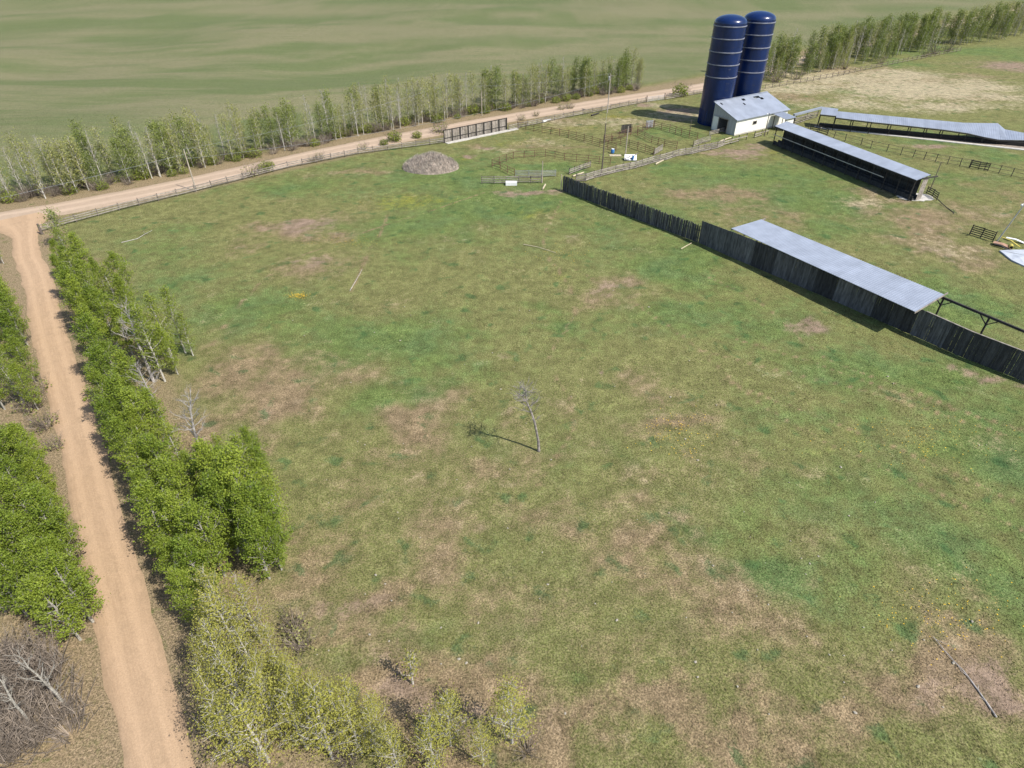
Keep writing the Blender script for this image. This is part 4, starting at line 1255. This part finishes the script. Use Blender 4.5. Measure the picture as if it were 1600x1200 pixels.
a, b2 = G(1272, 199), G(1680, 243)
mb = MB(); mb.beam(a + zd * .06, b2 + zd * .06, 1.0, .14); tag(mb.build("concrete_apron", M['conc']), "long pale concrete strip in front of the far feed shed", "concrete slab")
dd = (b2 - a).normalized(); nn = Vector((-dd.y, dd.x, 0))
mb = MB(); mb.beam(a + nn * 1.6 + zd * .02, b2 + nn * 1.6 + zd * .02, 2.2, .06); tag(mb.build("manure_strip", M['straw2']), "dark trampled manure strip under the far feed shed's open front", "manure")
a, b2 = G(1238, 190), G(1281, 181)
t = thing("feed_conveyor", a, "pale feed conveyor tube running from barn to the far feed shed", "conveyor")
mb = MB(); mb.beam(a + zd * 1.5, b2 + zd * 1.9, .5, .45); mb.build("trough", M['metal'], t)
for q in (.1, .5, .9):
    p = a.lerp(b2, q); mb = MB(); mb.tube([p - zd * .1, p + zd * 1.45], .07, 5); mb.build("leg", M['wood_b'], t)

# ------------------------------------------------------------------ silos
SR = 3.5


def silo(c, label):
    t = thing("silo", c, label, "silo", "blue farm silos")
    prof = [(SR, 0)]
    z = 0.0
    mb = MB()
    prof = []
    z = 3.4
    while z < 20.9:
        prof += [(SR, z + .02), (SR, z + 1.40), (SR + .025, z + 1.41), (SR + .025, z + 1.46), (SR, z + 1.47)]
        z += 1.47
    mb.lathe(c, prof, 64); top = prof[-1][1]
    mb.build("shell", M['silo'], t)
    mb = MB(); mb.lathe(c, [(SR - .06, -.05), (SR - .06, 3.42), (SR, 3.43)], 64)
    for k in range(40):
        a = 6.283 * k / 40; p = c + Vector((math.cos(a), math.sin(a), 0)) * (SR - .02); mb.beam(p, p + zd * 3.35, .07, .07, 1.5 if k % 5 else 3.0)
    mb.build("skirt", M['silo'], t)
    for z in (3.4, 10.4, 12.95, 15.5, 18.1, 20.5):
        if z == 3.4: continue
        mb = MB(); mb.lathe(c, [(SR, z - .11), (SR + .09, z - .08), (SR + .09, z + .08), (SR, z + .11)], 64); mb.build("band", M['hoop'], t)
    mb = MB(); mb.lathe(c, [(SR * math.cos(q), top + 1.5 * math.sin(q)) for q in np.linspace(0, 1.57, 10)], 64); mb.build("dome", M['silo'], t, True)
    mb = MB(); a = 2.2; o_ = Vector((math.cos(a), math.sin(a), 0)); p = c + o_ * (SR + .25); s_ = Vector((-o_.y, o_.x, 0)) * .25
    for e in (-1, 1): mb.beam(p + s_ * e, p + s_ * e + zd * 21, .05, .05)
    for k in range(50): mb.beam(p - s_ + zd * (.4 + .4 * k), p + s_ + zd * (.4 + .4 * k), .03, .03)
    mb.build("ladder", M['steel'], t)


sc = G(1113, 192)
silo(sc, "front blue banded silo at the barn's left corner")
silo(sc + Vector((8.3, 6.0, 0)), "rear blue banded silo behind the barn roof, right of the other")

# ------------------------------------------------------------------ barn
A = Vector((46.2, 151.9, 0)); B = Vector((50.05, 146.5, 0)); dv = Vector((.84, .543, 0)).normalized(); BLn = 17.6
t = thing("barn", A, "white-walled feed barn with holed pale metal roof beside the silos", "barn")
zh, ze = 5.85, 3.35
D_ = A + dv * BLn; C_ = B + dv * BLn; wv = (B - A).normalized(); inn = -wv
mb = MB(); mb.hexa([B + inn * .2, C_ + inn * .2, C_, B, B + inn * .2 + zd * ze, C_ + inn * .2 + zd * ze, C_ + zd * ze, B + zd * ze]); mb.build("long_wall", M['white'], t)
mb = MB(); mb.hexa([A, D_, D_ + wv * .2, A + wv * .2, A + zd * zh, D_ + zd * zh, D_ + wv * .2 + zd * zh, A + wv * .2 + zd * zh]); mb.build("back_wall", M['siding'], t)
W_ = (B - A).length
zat = lambda s: zh + (ze - zh) * s / W_


def gable(off, name, door):
    mb = MB(); s = .0; n = 26
    for k in range(n):
        s0, s1 = W_ * k / n, W_ * (k + 1) / n; mid = (s0 + s1) / 2
        z0 = 2.95 if door and 1.75 < mid < 4.35 else 0
        a, b_ = A + wv * s0 + dv * off, A + wv * (s1 - .012) + dv * off
        th = dv * .16
        mb.hexa([a + zd * z0, b_ + zd * z0, b_ + th + zd * z0, a + th + zd * z0, a + zd * zat(s0), b_ + zd * zat(s1), b_ + th + zd * zat(s1), a + th + zd * zat(s0)], random.Random(k).uniform(.92, 1.06))
    mb.build(name, M['siding'], t)


gable(-.02, "gable_wall", True)
gable(BLn - .14, "gable_wall", False)
mb = MB(); p = A + wv * 1.75 - dv * .06; q = A + wv * 4.35 - dv * .06
for a in (p, q): mb.beam(a, a + zd * 2.95, .1, .14)
mb.beam(p + zd * 3.0, q + zd * 3.0, .1, .14); mb.build("door_frame", M['wood'], t)
mb = MB(); mb.beam(A + wv * .2 - dv * .12 + zd * 3.2, A + wv * 4.6 - dv * .12 + zd * 3.2, .08, .12); mb.build("door_track", M['steel'], t)
mb = MB(); mb.hexa([A + wv * .35 - dv * .2 + zd * .1, A + wv * 1.75 - dv * .2 + zd * .1, A + wv * 1.75 - dv * .14 + zd * .1, A + wv * .35 - dv * .14 + zd * .1, A + wv * .35 - dv * .2 + zd * 3.05, A + wv * 1.75 - dv * .2 + zd * 3.05, A + wv * 1.75 - dv * .14 + zd * 3.05, A + wv * .35 - dv * .14 + zd * 3.05])
mb.build("sliding_door", M['white'], t)
mb = MB(); mb.box((A + B + C_ + D_) / 4 + zd * .03, (6.0, 16.5, .06), 1, math.atan2(dv.y, dv.x) - R(90)); mb.build("floor", M['straw2'], t)
ovr = .35
n0 = B - dv * .3 + wv * ovr + zd * (ze + .02); n1 = C_ + dv * .3 + wv * ovr + zd * (ze + .02); f0 = A - dv * .3 - wv * .2 + zd * (zh + .14); f1 = D_ + dv * .3 - wv * .2 + zd * (zh + .14)
# roof with real holes: strips between eave and ridge, sheets missing near the ridge
mb = MB(); nb = 36; HOLES = {(2, 7), (18, 7), (19, 7), (24, 6), (25, 6), (26, 7), (27, 7), (28, 7), (27, 6), (28, 6), (29, 5), (20, 4), (24, 7)}
HOLES = {(2, 8), (16, 8), (17, 8), (24, 8), (25, 8), (26, 8), (27, 8), (28, 7), (27, 7), (14, 6)}
nj = 10
for i in range(nb):
    tn = random.Random(i // 3).uniform(.94, 1.05)
    for j in range(nj):
        if (i, j) in HOLES: continue
        g = lambda u, v: n0.lerp(n1, u).lerp(f0.lerp(f1, u), v)
        a, b_, c, d = g(i / nb, j / nj), g((i + 1) / nb, j / nj), g((i + 1) / nb, (j + 1) / nj), g(i / nb, (j + 1) / nj)
        mb.quad([a, b_, c, d] if (b_ - a).cross(d - a).z > 0 else [a, d, c, b_], tn)
        e = (b_ - a) * .08; u_ = zd * .03
        mb.quad([a - e + u_ * .2, a + u_, d + u_, d - e + u_ * .2][::-1], tn); mb.quad([a + u_, a + e + u_ * .2, d + e + u_ * .2, d + u_][::-1], tn)
for a, b_ in ((n0, n1), (n1, f1), (f1, f0), (f0, n0)): mb.quad([a, b_, b_ - zd * .12, a - zd * .12], .8)
mb.build("roof", M['metal'], t)
mb = MB(); mb.beam(f0 + zd * .05, f1 + zd * .05, .35, .06); mb.build("ridge_cap", M['metal'], t)
p = B + dv * 6.3 + wv * .03 + zd * 2.0
mb = MB(); mb.beam(p - dv * .55, p + dv * .55, .06, .55); mb.build("window", M['black'], t)
mb = MB()
for e in (-.6, .6): mb.beam(p + dv * e - zd * .34 + wv * .02, p + dv * e + zd * .34 + wv * .02, .08, .08)
for e in (-.33, .33): mb.beam(p - dv * .6 + zd * e + wv * .02, p + dv * .6 + zd * e + wv * .02, .08, .08)
mb.build("window_frame", M['wood'], t)
mb = MB(); mb.beam(B + wv * .05 + zd * .15, C_ + wv * .05 + zd * .15, .1, .3); mb.build("foundation", M['conc'], t)
# lean-to
t = thing("lean_to_shed", C_ - dv * 4.5 + wv * 1.0, "small grey metal-roofed lean-to between barn and near feed shed", "shed")
q0 = C_ - dv * 5.8 + wv * .4
mb = MB(); roof_sheet(mb, q0 + wv * 3.6 + zd * 2.7, q0 + wv * 3.6 + dv * 3.6 + zd * 2.7, q0 + zd * 3.2, q0 + dv * 3.6 + zd * 3.2); mb.build("roof", M['metal'], t)
for a in (wv * .4 + dv * .2, wv * 3.3 + dv * .2, wv * 3.3 + dv * 3.4, wv * .4 + dv * 3.4):
    mb = MB(); mb.tube([q0 + a - zd * .1, q0 + a + zd * 2.7], .09, 6); mb.build("post", M['wood_b'], t)
mb = MB(); mb.hexa([q0 + wv * 3.2 + dv * .3, q0 + wv * 3.2 + dv * 3.3, q0 + wv * 3.26 + dv * 3.3, q0 + wv * 3.26 + dv * .3] + [x_ + zd * 2.3 for x_ in (q0 + wv * 3.2 + dv * .3, q0 + wv * 3.2 + dv * 3.3, q0 + wv * 3.26 + dv * 3.3, q0 + wv * 3.26 + dv * .3)]); mb.build("wall", M['white'], t)

# ------------------------------------------------------------------ poles and wires
POLETOP = {}


def pole(key, px, py, h, label, mat='pole', lean=(0, 0), r=.13, arm=False, name="utility_pole", lamp=False, can=False):
    p = G(px, py); t = thing(name, p, label, "pole")
    top = p + Vector((lean[0], lean[1], h))
    mb = MB(); mb.tube([p - zd * .2, p.lerp(top, .5), top], [r, r * .85, r * .7], 8); mb.build("pole_shaft", M[mat], t)
    if arm:
        mb = MB(); mb.beam(top - zd * .5 + Vector((-.6, .35, 0)), top - zd * .5 + Vector((.6, -.35, 0)), .1, .12); mb.build("crossarm", M[mat], t)
        for e in (-.5, .5):
            mb = MB(); c = top - zd * .44 + Vector((1.1 * e, -.65 * e, 0)); mb.tube([c, c + zd * .18], [.05, .035], 6); mb.build("insulator", M['steel'], t)
    if can:
        mb = MB(); c = top - zd * 1.5 + Vector((-.32, -.15, 0)); mb.tube([c, c + zd * .08, c + zd * .75, c + zd * .85], [.16, .22, .22, .12], 10); mb.build("transformer", M['steel'], t)
    if lamp:
        mb = MB(); mb.tube([top, top + Vector((-.25, -.1, .1)), top + Vector((-.5, -.2, 0))], .035, 5); mb.build("lamp_arm", M['steel'], t)
        mb = MB(); c = top + Vector((-.5, -.2, -.05)); mb.tube([c + zd * .08, c, c - zd * .2], [.06, .16, .13], 8); mb.build("lamp_head", M['paint_w'], t)
    POLETOP[key] = top


pole('a', 307, 299, 7.4, "pale utility pole at the left rail fence beside the gravel road")
pole('b', 695, 184, 7.2, "pale utility pole among the tree line above the plank windbreak")
pole('c', 949, 176, 9.0, "utility pole carrying a grey transformer by the road fence", arm=True, can=True)
pole('d', 753, 181, 5.6, "short pale pole beside the road just right of the windbreak tree line", r=.1)
pole('e', 940, 271, 9.2, "tall dark pole standing in the plank alley fence", 'pole_d')
pole('f', 977, 243, 5.8, "pale pole standing beside the white junk heap in the pens", 'pole')
pole('g', 847, 286, 4.0, "short pale post standing in front of the round pen", 'pole', r=.09)
pole('h', 1556, 379, 6.0, "leaning steel light pole with lamp head beside the debris heap", 'steel', (1.6, .2), .09, name="light_pole", lamp=True)
pole('i', 1194, 213, 4.9, "dark pole with yard lamp against the barn's white wall", 'pole_d', name="light_pole", lamp=True, r=.11)
pole('j', 1077, 210, 3.2, "thin dark post standing in the far fence of the pens", 'pole_d', r=.08)
pole('k', 66, 366, 1.7, "stout dark gatepost where the lane meets the gravel road", 'pole_d', r=.22, name="gatepost")


def wire(a, b, sag, label):
    t = thing("power_line", a, label, "wire"); mb = MB()
    mb.tube([a.lerp(b, k / 20) - zd * (sag * 4 * (k / 20) * (1 - k / 20)) for k in range(21)], .018, 4); mb.build("cable", M['steel'], t)


far_l = POLETOP['a'] + Vector((-75, -68, 0))
wire(POLETOP['a'], POLETOP['b'], .9, "thin power line between the left pole and the tree line pole")
wire(POLETOP['a'] - zd * .8, far_l - zd * .8, 1.2, "thin power line from the left pole off the left edge")
wire(POLETOP['b'], POLETOP['c'], .9, "thin power line between the tree line pole and transformer pole")
wire(POLETOP['a'] - zd * 1.6, POLETOP['c'] - zd * 1.6, 1.8, "lower long power line sagging along the road before the tree line")
wire(POLETOP['c'] - zd * .6, POLETOP['e'], .8, "thin power line from the transformer pole to the alley pole")

# ------------------------------------------------------------------ mound
c = G(673, 262)
t = thing("weed_mound", c, "rounded mound covered in dead grey-brown weeds above the pasture", "mound")
mb = MB(); rn = random.Random(31); NR, NA = 16, 48; base = len(mb.v)


def mound_z(x_, y_):
    q = math.sqrt((x_ / 5.6) ** 2 + (y_ / 4.2) ** 2)
    if q >= 1: return -.05
    nz = float((fbm(np.array([x_ * .6 + 9]), np.array([y_ * .6]), 88, 4) - .5)[0])
    return 2.05 * (1 - q ** 2.8) ** .85 * (1 + .12 * math.sin(x_ * .55 + 1)) + nz * 1.2 * (1 - q ** 6)


for i in range(NR):
    for k in range(NA):
        a = 6.2832 * k / NA; q = (i + .3) / (NR - .7)
        x_, y_ = 5.6 * q * math.cos(a), 4.2 * q * math.sin(a)
        mb.v.append((c.x + x_, c.y + y_, mound_z(x_, y_)))
for i in range(NR - 1):
    for k in range(NA):
        mb.f.append((i * NA + k, (i + 1) * NA + k, (i + 1) * NA + (k + 1) % NA, i * NA + (k + 1) % NA)); mb.t.append(1.0)
mb.f.append(tuple(range(NA))); mb.t.append(1.0)
mb.build("earth_heap", M['straw2'], t, True)
mb = MB()
for k in range(5200):
    a = rn.uniform(0, 6.283); q = math.sqrt(rn.random()) * .99
    x_, y_ = 5.6 * q * math.cos(a), 4.2 * q * math.sin(a); z = mound_z(x_, y_)
    p = c + Vector((x_, y_, z - .03)); tip = p + Vector((rn.uniform(-.25, .25), rn.uniform(-.25, .25), rn.uniform(.15, .75)))
    w_ = Vector((rn.uniform(-1, 1), rn.uniform(-1, 1), 0)).normalized() * .035
    mb.quad([p - w_, p + w_, tip], rn.uniform(.6, 1.45))
mb.build("dead_weeds", M['straw'], t)

# ------------------------------------------------------------------ small things in yard and pasture
def trough(px, py, label, lx, ly, lz, rz, mat, name, cat):
    p = G(px, py); t = thing(name, p, label, cat); cs = Vector((math.cos(rz), math.sin(rz), 0)); sn = Vector((-cs.y, cs.x, 0))
    mb = MB(); mb.box(p + zd * .06, (lx, ly, .1), .8, rz); mb.build("bottom", M[mat], t)
    mb = MB()
    for e in (-1, 1):
        mb.box(p + sn * (e * ly / 2) + zd * lz / 2, (lx + .08, .07, lz), 1, rz); mb.box(p + cs * (e * lx / 2) + zd * lz / 2, (.07, ly - .08, lz), 1, rz)
    mb.build("sides", M[mat], t)
    mb = MB(); mb.box(p + zd * (lz - .1), (lx - .1, ly - .1, .03), 1, rz); mb.build("cover", M[mat], t)


trough(799, 289, "white rectangular water trough at the short grey rail fence", 2.0, .8, .6, 0, 'paint_w', "water_trough", "trough")
p = G(957, 240); t = thing("water_barrel", p, "blue barrel standing on pale boards inside the pens", "barrel"); mb = MB()
mb.tube([p + zd * .1, p + zd * .3, p + zd * .75, p + zd * .95], [.30, .36, .36, .30], 14); mb.build("drum", M['paint_b'], t)
mb = MB(); mb.tube([p + zd * .95, p + zd * 1.0], [.31, .30], 14); mb.build("lid", M['paint_w'], t)
p = G(960, 243); mb = MB()
for k in range(4): mb.beam(p + Vector((-1.0, -.5 + .3 * k, .06)), p + Vector((1.4, -.5 + .3 * k, .06)), .22, .06)
tag(mb.build("board_platform", M['wood_p']), "pale boards lying flat under the blue barrel", "boards")
p = G(985, 250); t = thing("junk_heap", p, "tilted white sheets and boards heaped beside the alley fence", "junk"); rn = random.Random(5)
mb = MB(); mb.hexa([p + Vector(q) for q in ((-1.3, -.5, .1), (1.1, -.8, .15), (1.2, .3, 1.0), (-1.2, .6, .9), (-1.3, -.55, .15), (1.1, -.85, .2), (1.2, .25, 1.05), (-1.2, .55, .95))]); mb.build("white_sheet", M['paint_w'], t)
mb = MB()
for k in range(7):
    a = p + Vector((rn.uniform(-2, 1), rn.uniform(-1, 1), rn.uniform(.1, .5))); mb.beam(a, a + Vector((rn.uniform(-.5, 2), rn.uniform(-1, 1), rn.uniform(-.05, .8))), .18, .05, rn.uniform(.8, 1.3))
mb.build("loose_boards", M['wood'], t)
mb = MB(); mb.tube([p + Vector((.3, -.6, .3)), p + Vector((.4, -.6, 1.0))], .22, 10); mb.build("blue_bucket", M['paint_b'], t)
for px, py, w_, h_, mat, lab in [(1007, 206, 2.4, 1.9, 'wood_b', "dark board windbreak panel standing at the pens' far corner"), (1016, 200, 2.0, 1.6, 'steel', "grey sheet panel leaning at the pens' far corner")]:
    p = G(px, py) if mat == 'steel' else G(979, 209)
    t = thing("wind_screen", p, lab, "panel"); mb = MB()
    for k in range(int(w_ / .3)):
        a = p + Vector((.3 * k - w_ / 2, .1 * k, 0)); mb.beam(a + zd * .1, a + Vector((.05, .15, h_)), .04, .28, random.Random(k).uniform(.8, 1.2), up=Vector((1, .3, 0)))
    mb.build("boards", M[mat], t)
    mb = MB()
    for e in (-.5, .5): mb.beam(p + Vector((w_ * e, .3 * e * w_ + .2, 0)), p + Vector((w_ * e, .3 * e * w_ + .25, h_)), .1, .1)
    mb.build("uprights", M['pole_d'], t)
# debris heap by the leaning lamp pole
p = G(1569, 384)
for k, (a, b_, mat, w_, lab) in enumerate([((1551, 381), (1580, 389), 'paint_o', .9, "salmon-coloured board lying in the debris heap by the lamp pole"), ((1562, 376), (1592, 389), 'paint_y', .22, "long yellow beam lying across the debris heap"),
                                          ((1571, 374), (1600, 381), 'paint_w', .5, "white crumpled sheet lying at the back of the debris heap"), ((1552, 384), (1574, 391), 'wood_b', .3, "dark plank lying along the debris heap's near edge")]):
    q0, q1 = G(*a), G(*b_); t = thing("loose_board", q0, lab, "board"); mb = MB()
    mb.beam(q0 + zd * (.3 + .1 * (k == 1) * 3), q0.lerp(q1, .5) + zd * (.36 + .3 * (k == 1)), w_, .07); mb.beam(q0.lerp(q1, .5) + zd * (.36 + .3 * (k == 1)), q1 + zd * (.12 + .2 * (k == 1)), w_, .07); mb.build("plank", M[mat], t)
p = G(1577, 388); t = thing("yellow_drum", p, "yellow drum lying on its side at the debris heap", "drum"); mb = MB()
mb.tube([p + Vector((-.1, -.4, .3)), p + Vector((.3, .35, .3))], .3, 14); mb.build("drum", M['paint_y'], t)
mb = MB(); mb.tube([p + Vector((-.12, -.44, .3)), p + Vector((-.1, -.4, .3))], .2, 12); mb.build("opening", M['black'], t)
ol = [(1561, 393), (1580, 391), (1604, 392), (1640, 394), (1650, 420), (1604, 419), (1580, 408)]
t = thing("tarp_sheet", G(1580, 400), "large silvery sheet lying flat at the right edge below the debris", "tarp"); mb = MB()
P3 = [G(*q) + zd * random.Random(i).uniform(.08, .22) for i, q in enumerate(ol)]; cc = sum(P3, Vector()) / len(P3) + zd * .16
for k in range(len(P3)):
    a, b_ = P3[k], P3[(k + 1) % len(P3)]; m0, m1 = a.lerp(cc, .5) + zd * .12 * math.sin(k * 2.3), b_.lerp(cc, .5) + zd * .12 * math.sin((k + 1) * 2.3)
    for q in ([a, b_, m1, m0], [m0, m1, cc], [a, Vector((a.x, a.y, 0)), Vector((b_.x, b_.y, 0)), b_]): mb.quad(q, 1.0)
mb.build("sheet", M['tarp'], t)

# logs, sticks and branches
def stick(pix, r0, r1, label, mat, cat="branch", name="fallen_branch", z=.06, side=0):
    P4 = [G(*q) + zd * (z + r0) for q in pix]; t = thing(name, P4[0] - zd * (z + r0), label, cat); mb = MB()
    n = len(P4); mb.tube(P4, [r0 + (r1 - r0) * k / (n - 1) for k in range(n)], 6)
    mb.build("stem", M[mat], t)
    if side:
        mb = MB(); rn = random.Random(int(pix[0][0]))
        for k in range(side):
            i = rn.randrange(n - 1); a = P4[i].lerp(P4[i + 1], rn.random()); mb.tube([a, a + Vector((rn.uniform(-.7, .7), rn.uniform(-.7, .7), rn.uniform(0, .25)))], [r1 * .8, .01], 4)
        mb.build("twigs", M[mat], t)


stick([(1556, 1122), (1540, 1098), (1520, 1070), (1505, 1050), (1490, 1035), (1475, 1018), (1457, 996)], .05, .02, "long grey fallen branch lying in the lower right corner", 'dead', side=5)
stick([(818, 383), (840, 387), (868, 396)], .06, .03, "pale log lying on the pasture below the round pen", 'wood_p', "log", "fallen_log", side=2)
stick([(547, 455), (556, 440), (566, 422)], .045, .02, "thin pale stick lying on the pasture near the dandelion patch", 'dead')
stick([(190, 380), (215, 374), (228, 366), (238, 361)], .05, .02, "pale forked branch lying by the upper left fence corner", 'dead', side=4)
stick([(1024, 258), (1036, 252)], .16, .12, "pale broken plank leaning at the alley fence's foot", 'wood_p', "board", "loose_plank")
stick([(895, 277), (912, 271)], .16, .12, "pale plank lying beside the windbreak's left corner fence", 'wood_p', "board", "loose_plank")
stick([(1064, 390), (1080, 381)], .07, .05, "pale stick lying below the picket windbreak's right end", 'wood_p')
stick([(1125, 222), (1142, 216)], .14, .12, "pale beam lying at the foot of the barn's front corner", 'wood_p', "beam", "loose_plank")
stick([(848, 192), (860, 189)], .3, .25, "white bag-like bundle lying at the road fence", 'paint_w', "bundle", "white_bundle")
stick([(924, 182), (936, 178)], .2, .15, "dark log lying against the road fence left of the transformer pole", 'wood_b', "log", "fallen_log")
stick([(848, 297), (852, 290)], .16, .14, "short pale log end lying beside the pen post", 'wood_p', "log", "fallen_log")
for q, (px, py, h, i, lab) in enumerate([(114, 1114, 7.6, 0, "leafless white-trunked aspen at the lower left beside the lane"), (58, 1140, 6.8, 1, "leafless pale aspen in the lower left thicket, away from the lane"),
                                      (16, 1092, 6.0, 2, "leafless pale aspen at the left edge of the lower thicket")]):
    add_tree('leafless', i, G(px, py), h, q * 1.7, lab, "tree", "leafless aspens in the lower left thicket", name="leafless_aspen")

# pale stones scattered over the pasture
ST_ = []
for sd in range(3):
    rn = random.Random(40 + sd); mb = MB(); n = 7
    prof = [(.35, 0), (.5, .12), (.46, .28), (.2, .38), (.02, .40)]
    base = 0
    for r_, z in prof:
        for k in range(n):
            a = 6.283 * k / n; j = rn.uniform(.8, 1.25); mb.v.append((r_ * j * math.cos(a), r_ * j * .7 * math.sin(a), z * rn.uniform(.85, 1.15)))
    for i in range(len(prof) - 1):
        for k in range(n): mb.f.append((i * n + k, i * n + (k + 1) % n, (i + 1) * n + (k + 1) % n, (i + 1) * n + k)); mb.t.append(1.0)
    ST_.append(mb.mesh("stone", M['stone']))
rs = random.Random(99); cnt = 0
while cnt < 120:
    px = rs.uniform(420, 1590); py = 430 + 690 * rs.random() ** .8
    lim = 298 + (px - 880) * .415
    if px > 860 and py < lim + 60: continue
    if px < 480 and py > 620: continue
    if py > 1040 and px < 820: continue
    p = G(px, py); s = rs.choice((.10, .12, .14, .20)) * rs.uniform(.8, 1.3)
    o = link("stone", ST_[rs.randrange(3)], None); o.location = (p.x, p.y, .04); o.scale = (s, s, s * .8); o.rotation_euler = (0, 0, rs.uniform(0, 6.28))
    tag(o, "small pale stone lying on the pasture grass", "stone", "pale stones scattered over the pasture"); cnt += 1

# dandelions: nobody could count them
mb = MB(); rs = random.Random(17)
for cx, cy, sx, sy, n in ((466, 463, 14, 4, 170), (1060, 680, 50, 30, 120), (870, 400, 40, 16, 60), (640, 315, 80, 12, 160), (960, 185, 40, 5, 120), (1450, 690, 120, 40, 120), (1480, 960, 90, 50, 120), (550, 380, 50, 10, 90), (820, 222, 60, 6, 100), (880, 205, 40, 5, 90)):
    for k in range(n):
        p = G(cx + rs.gauss(0, sx * .6), cy + rs.gauss(0, sy * .6)) + zd * .17; r_ = rs.uniform(.03, .055)
        mb.quad([p + Vector((r_ * math.cos(a), r_ * math.sin(a), rs.uniform(-.01, .01))) for a in (0, 1.05, 2.1, 3.14, 4.19, 5.24)], rs.uniform(.8, 1.2))
tag(mb.build("dandelions", M['petal']), "yellow dandelion flowers in drifts over the pasture", "flowers", kind="stuff")
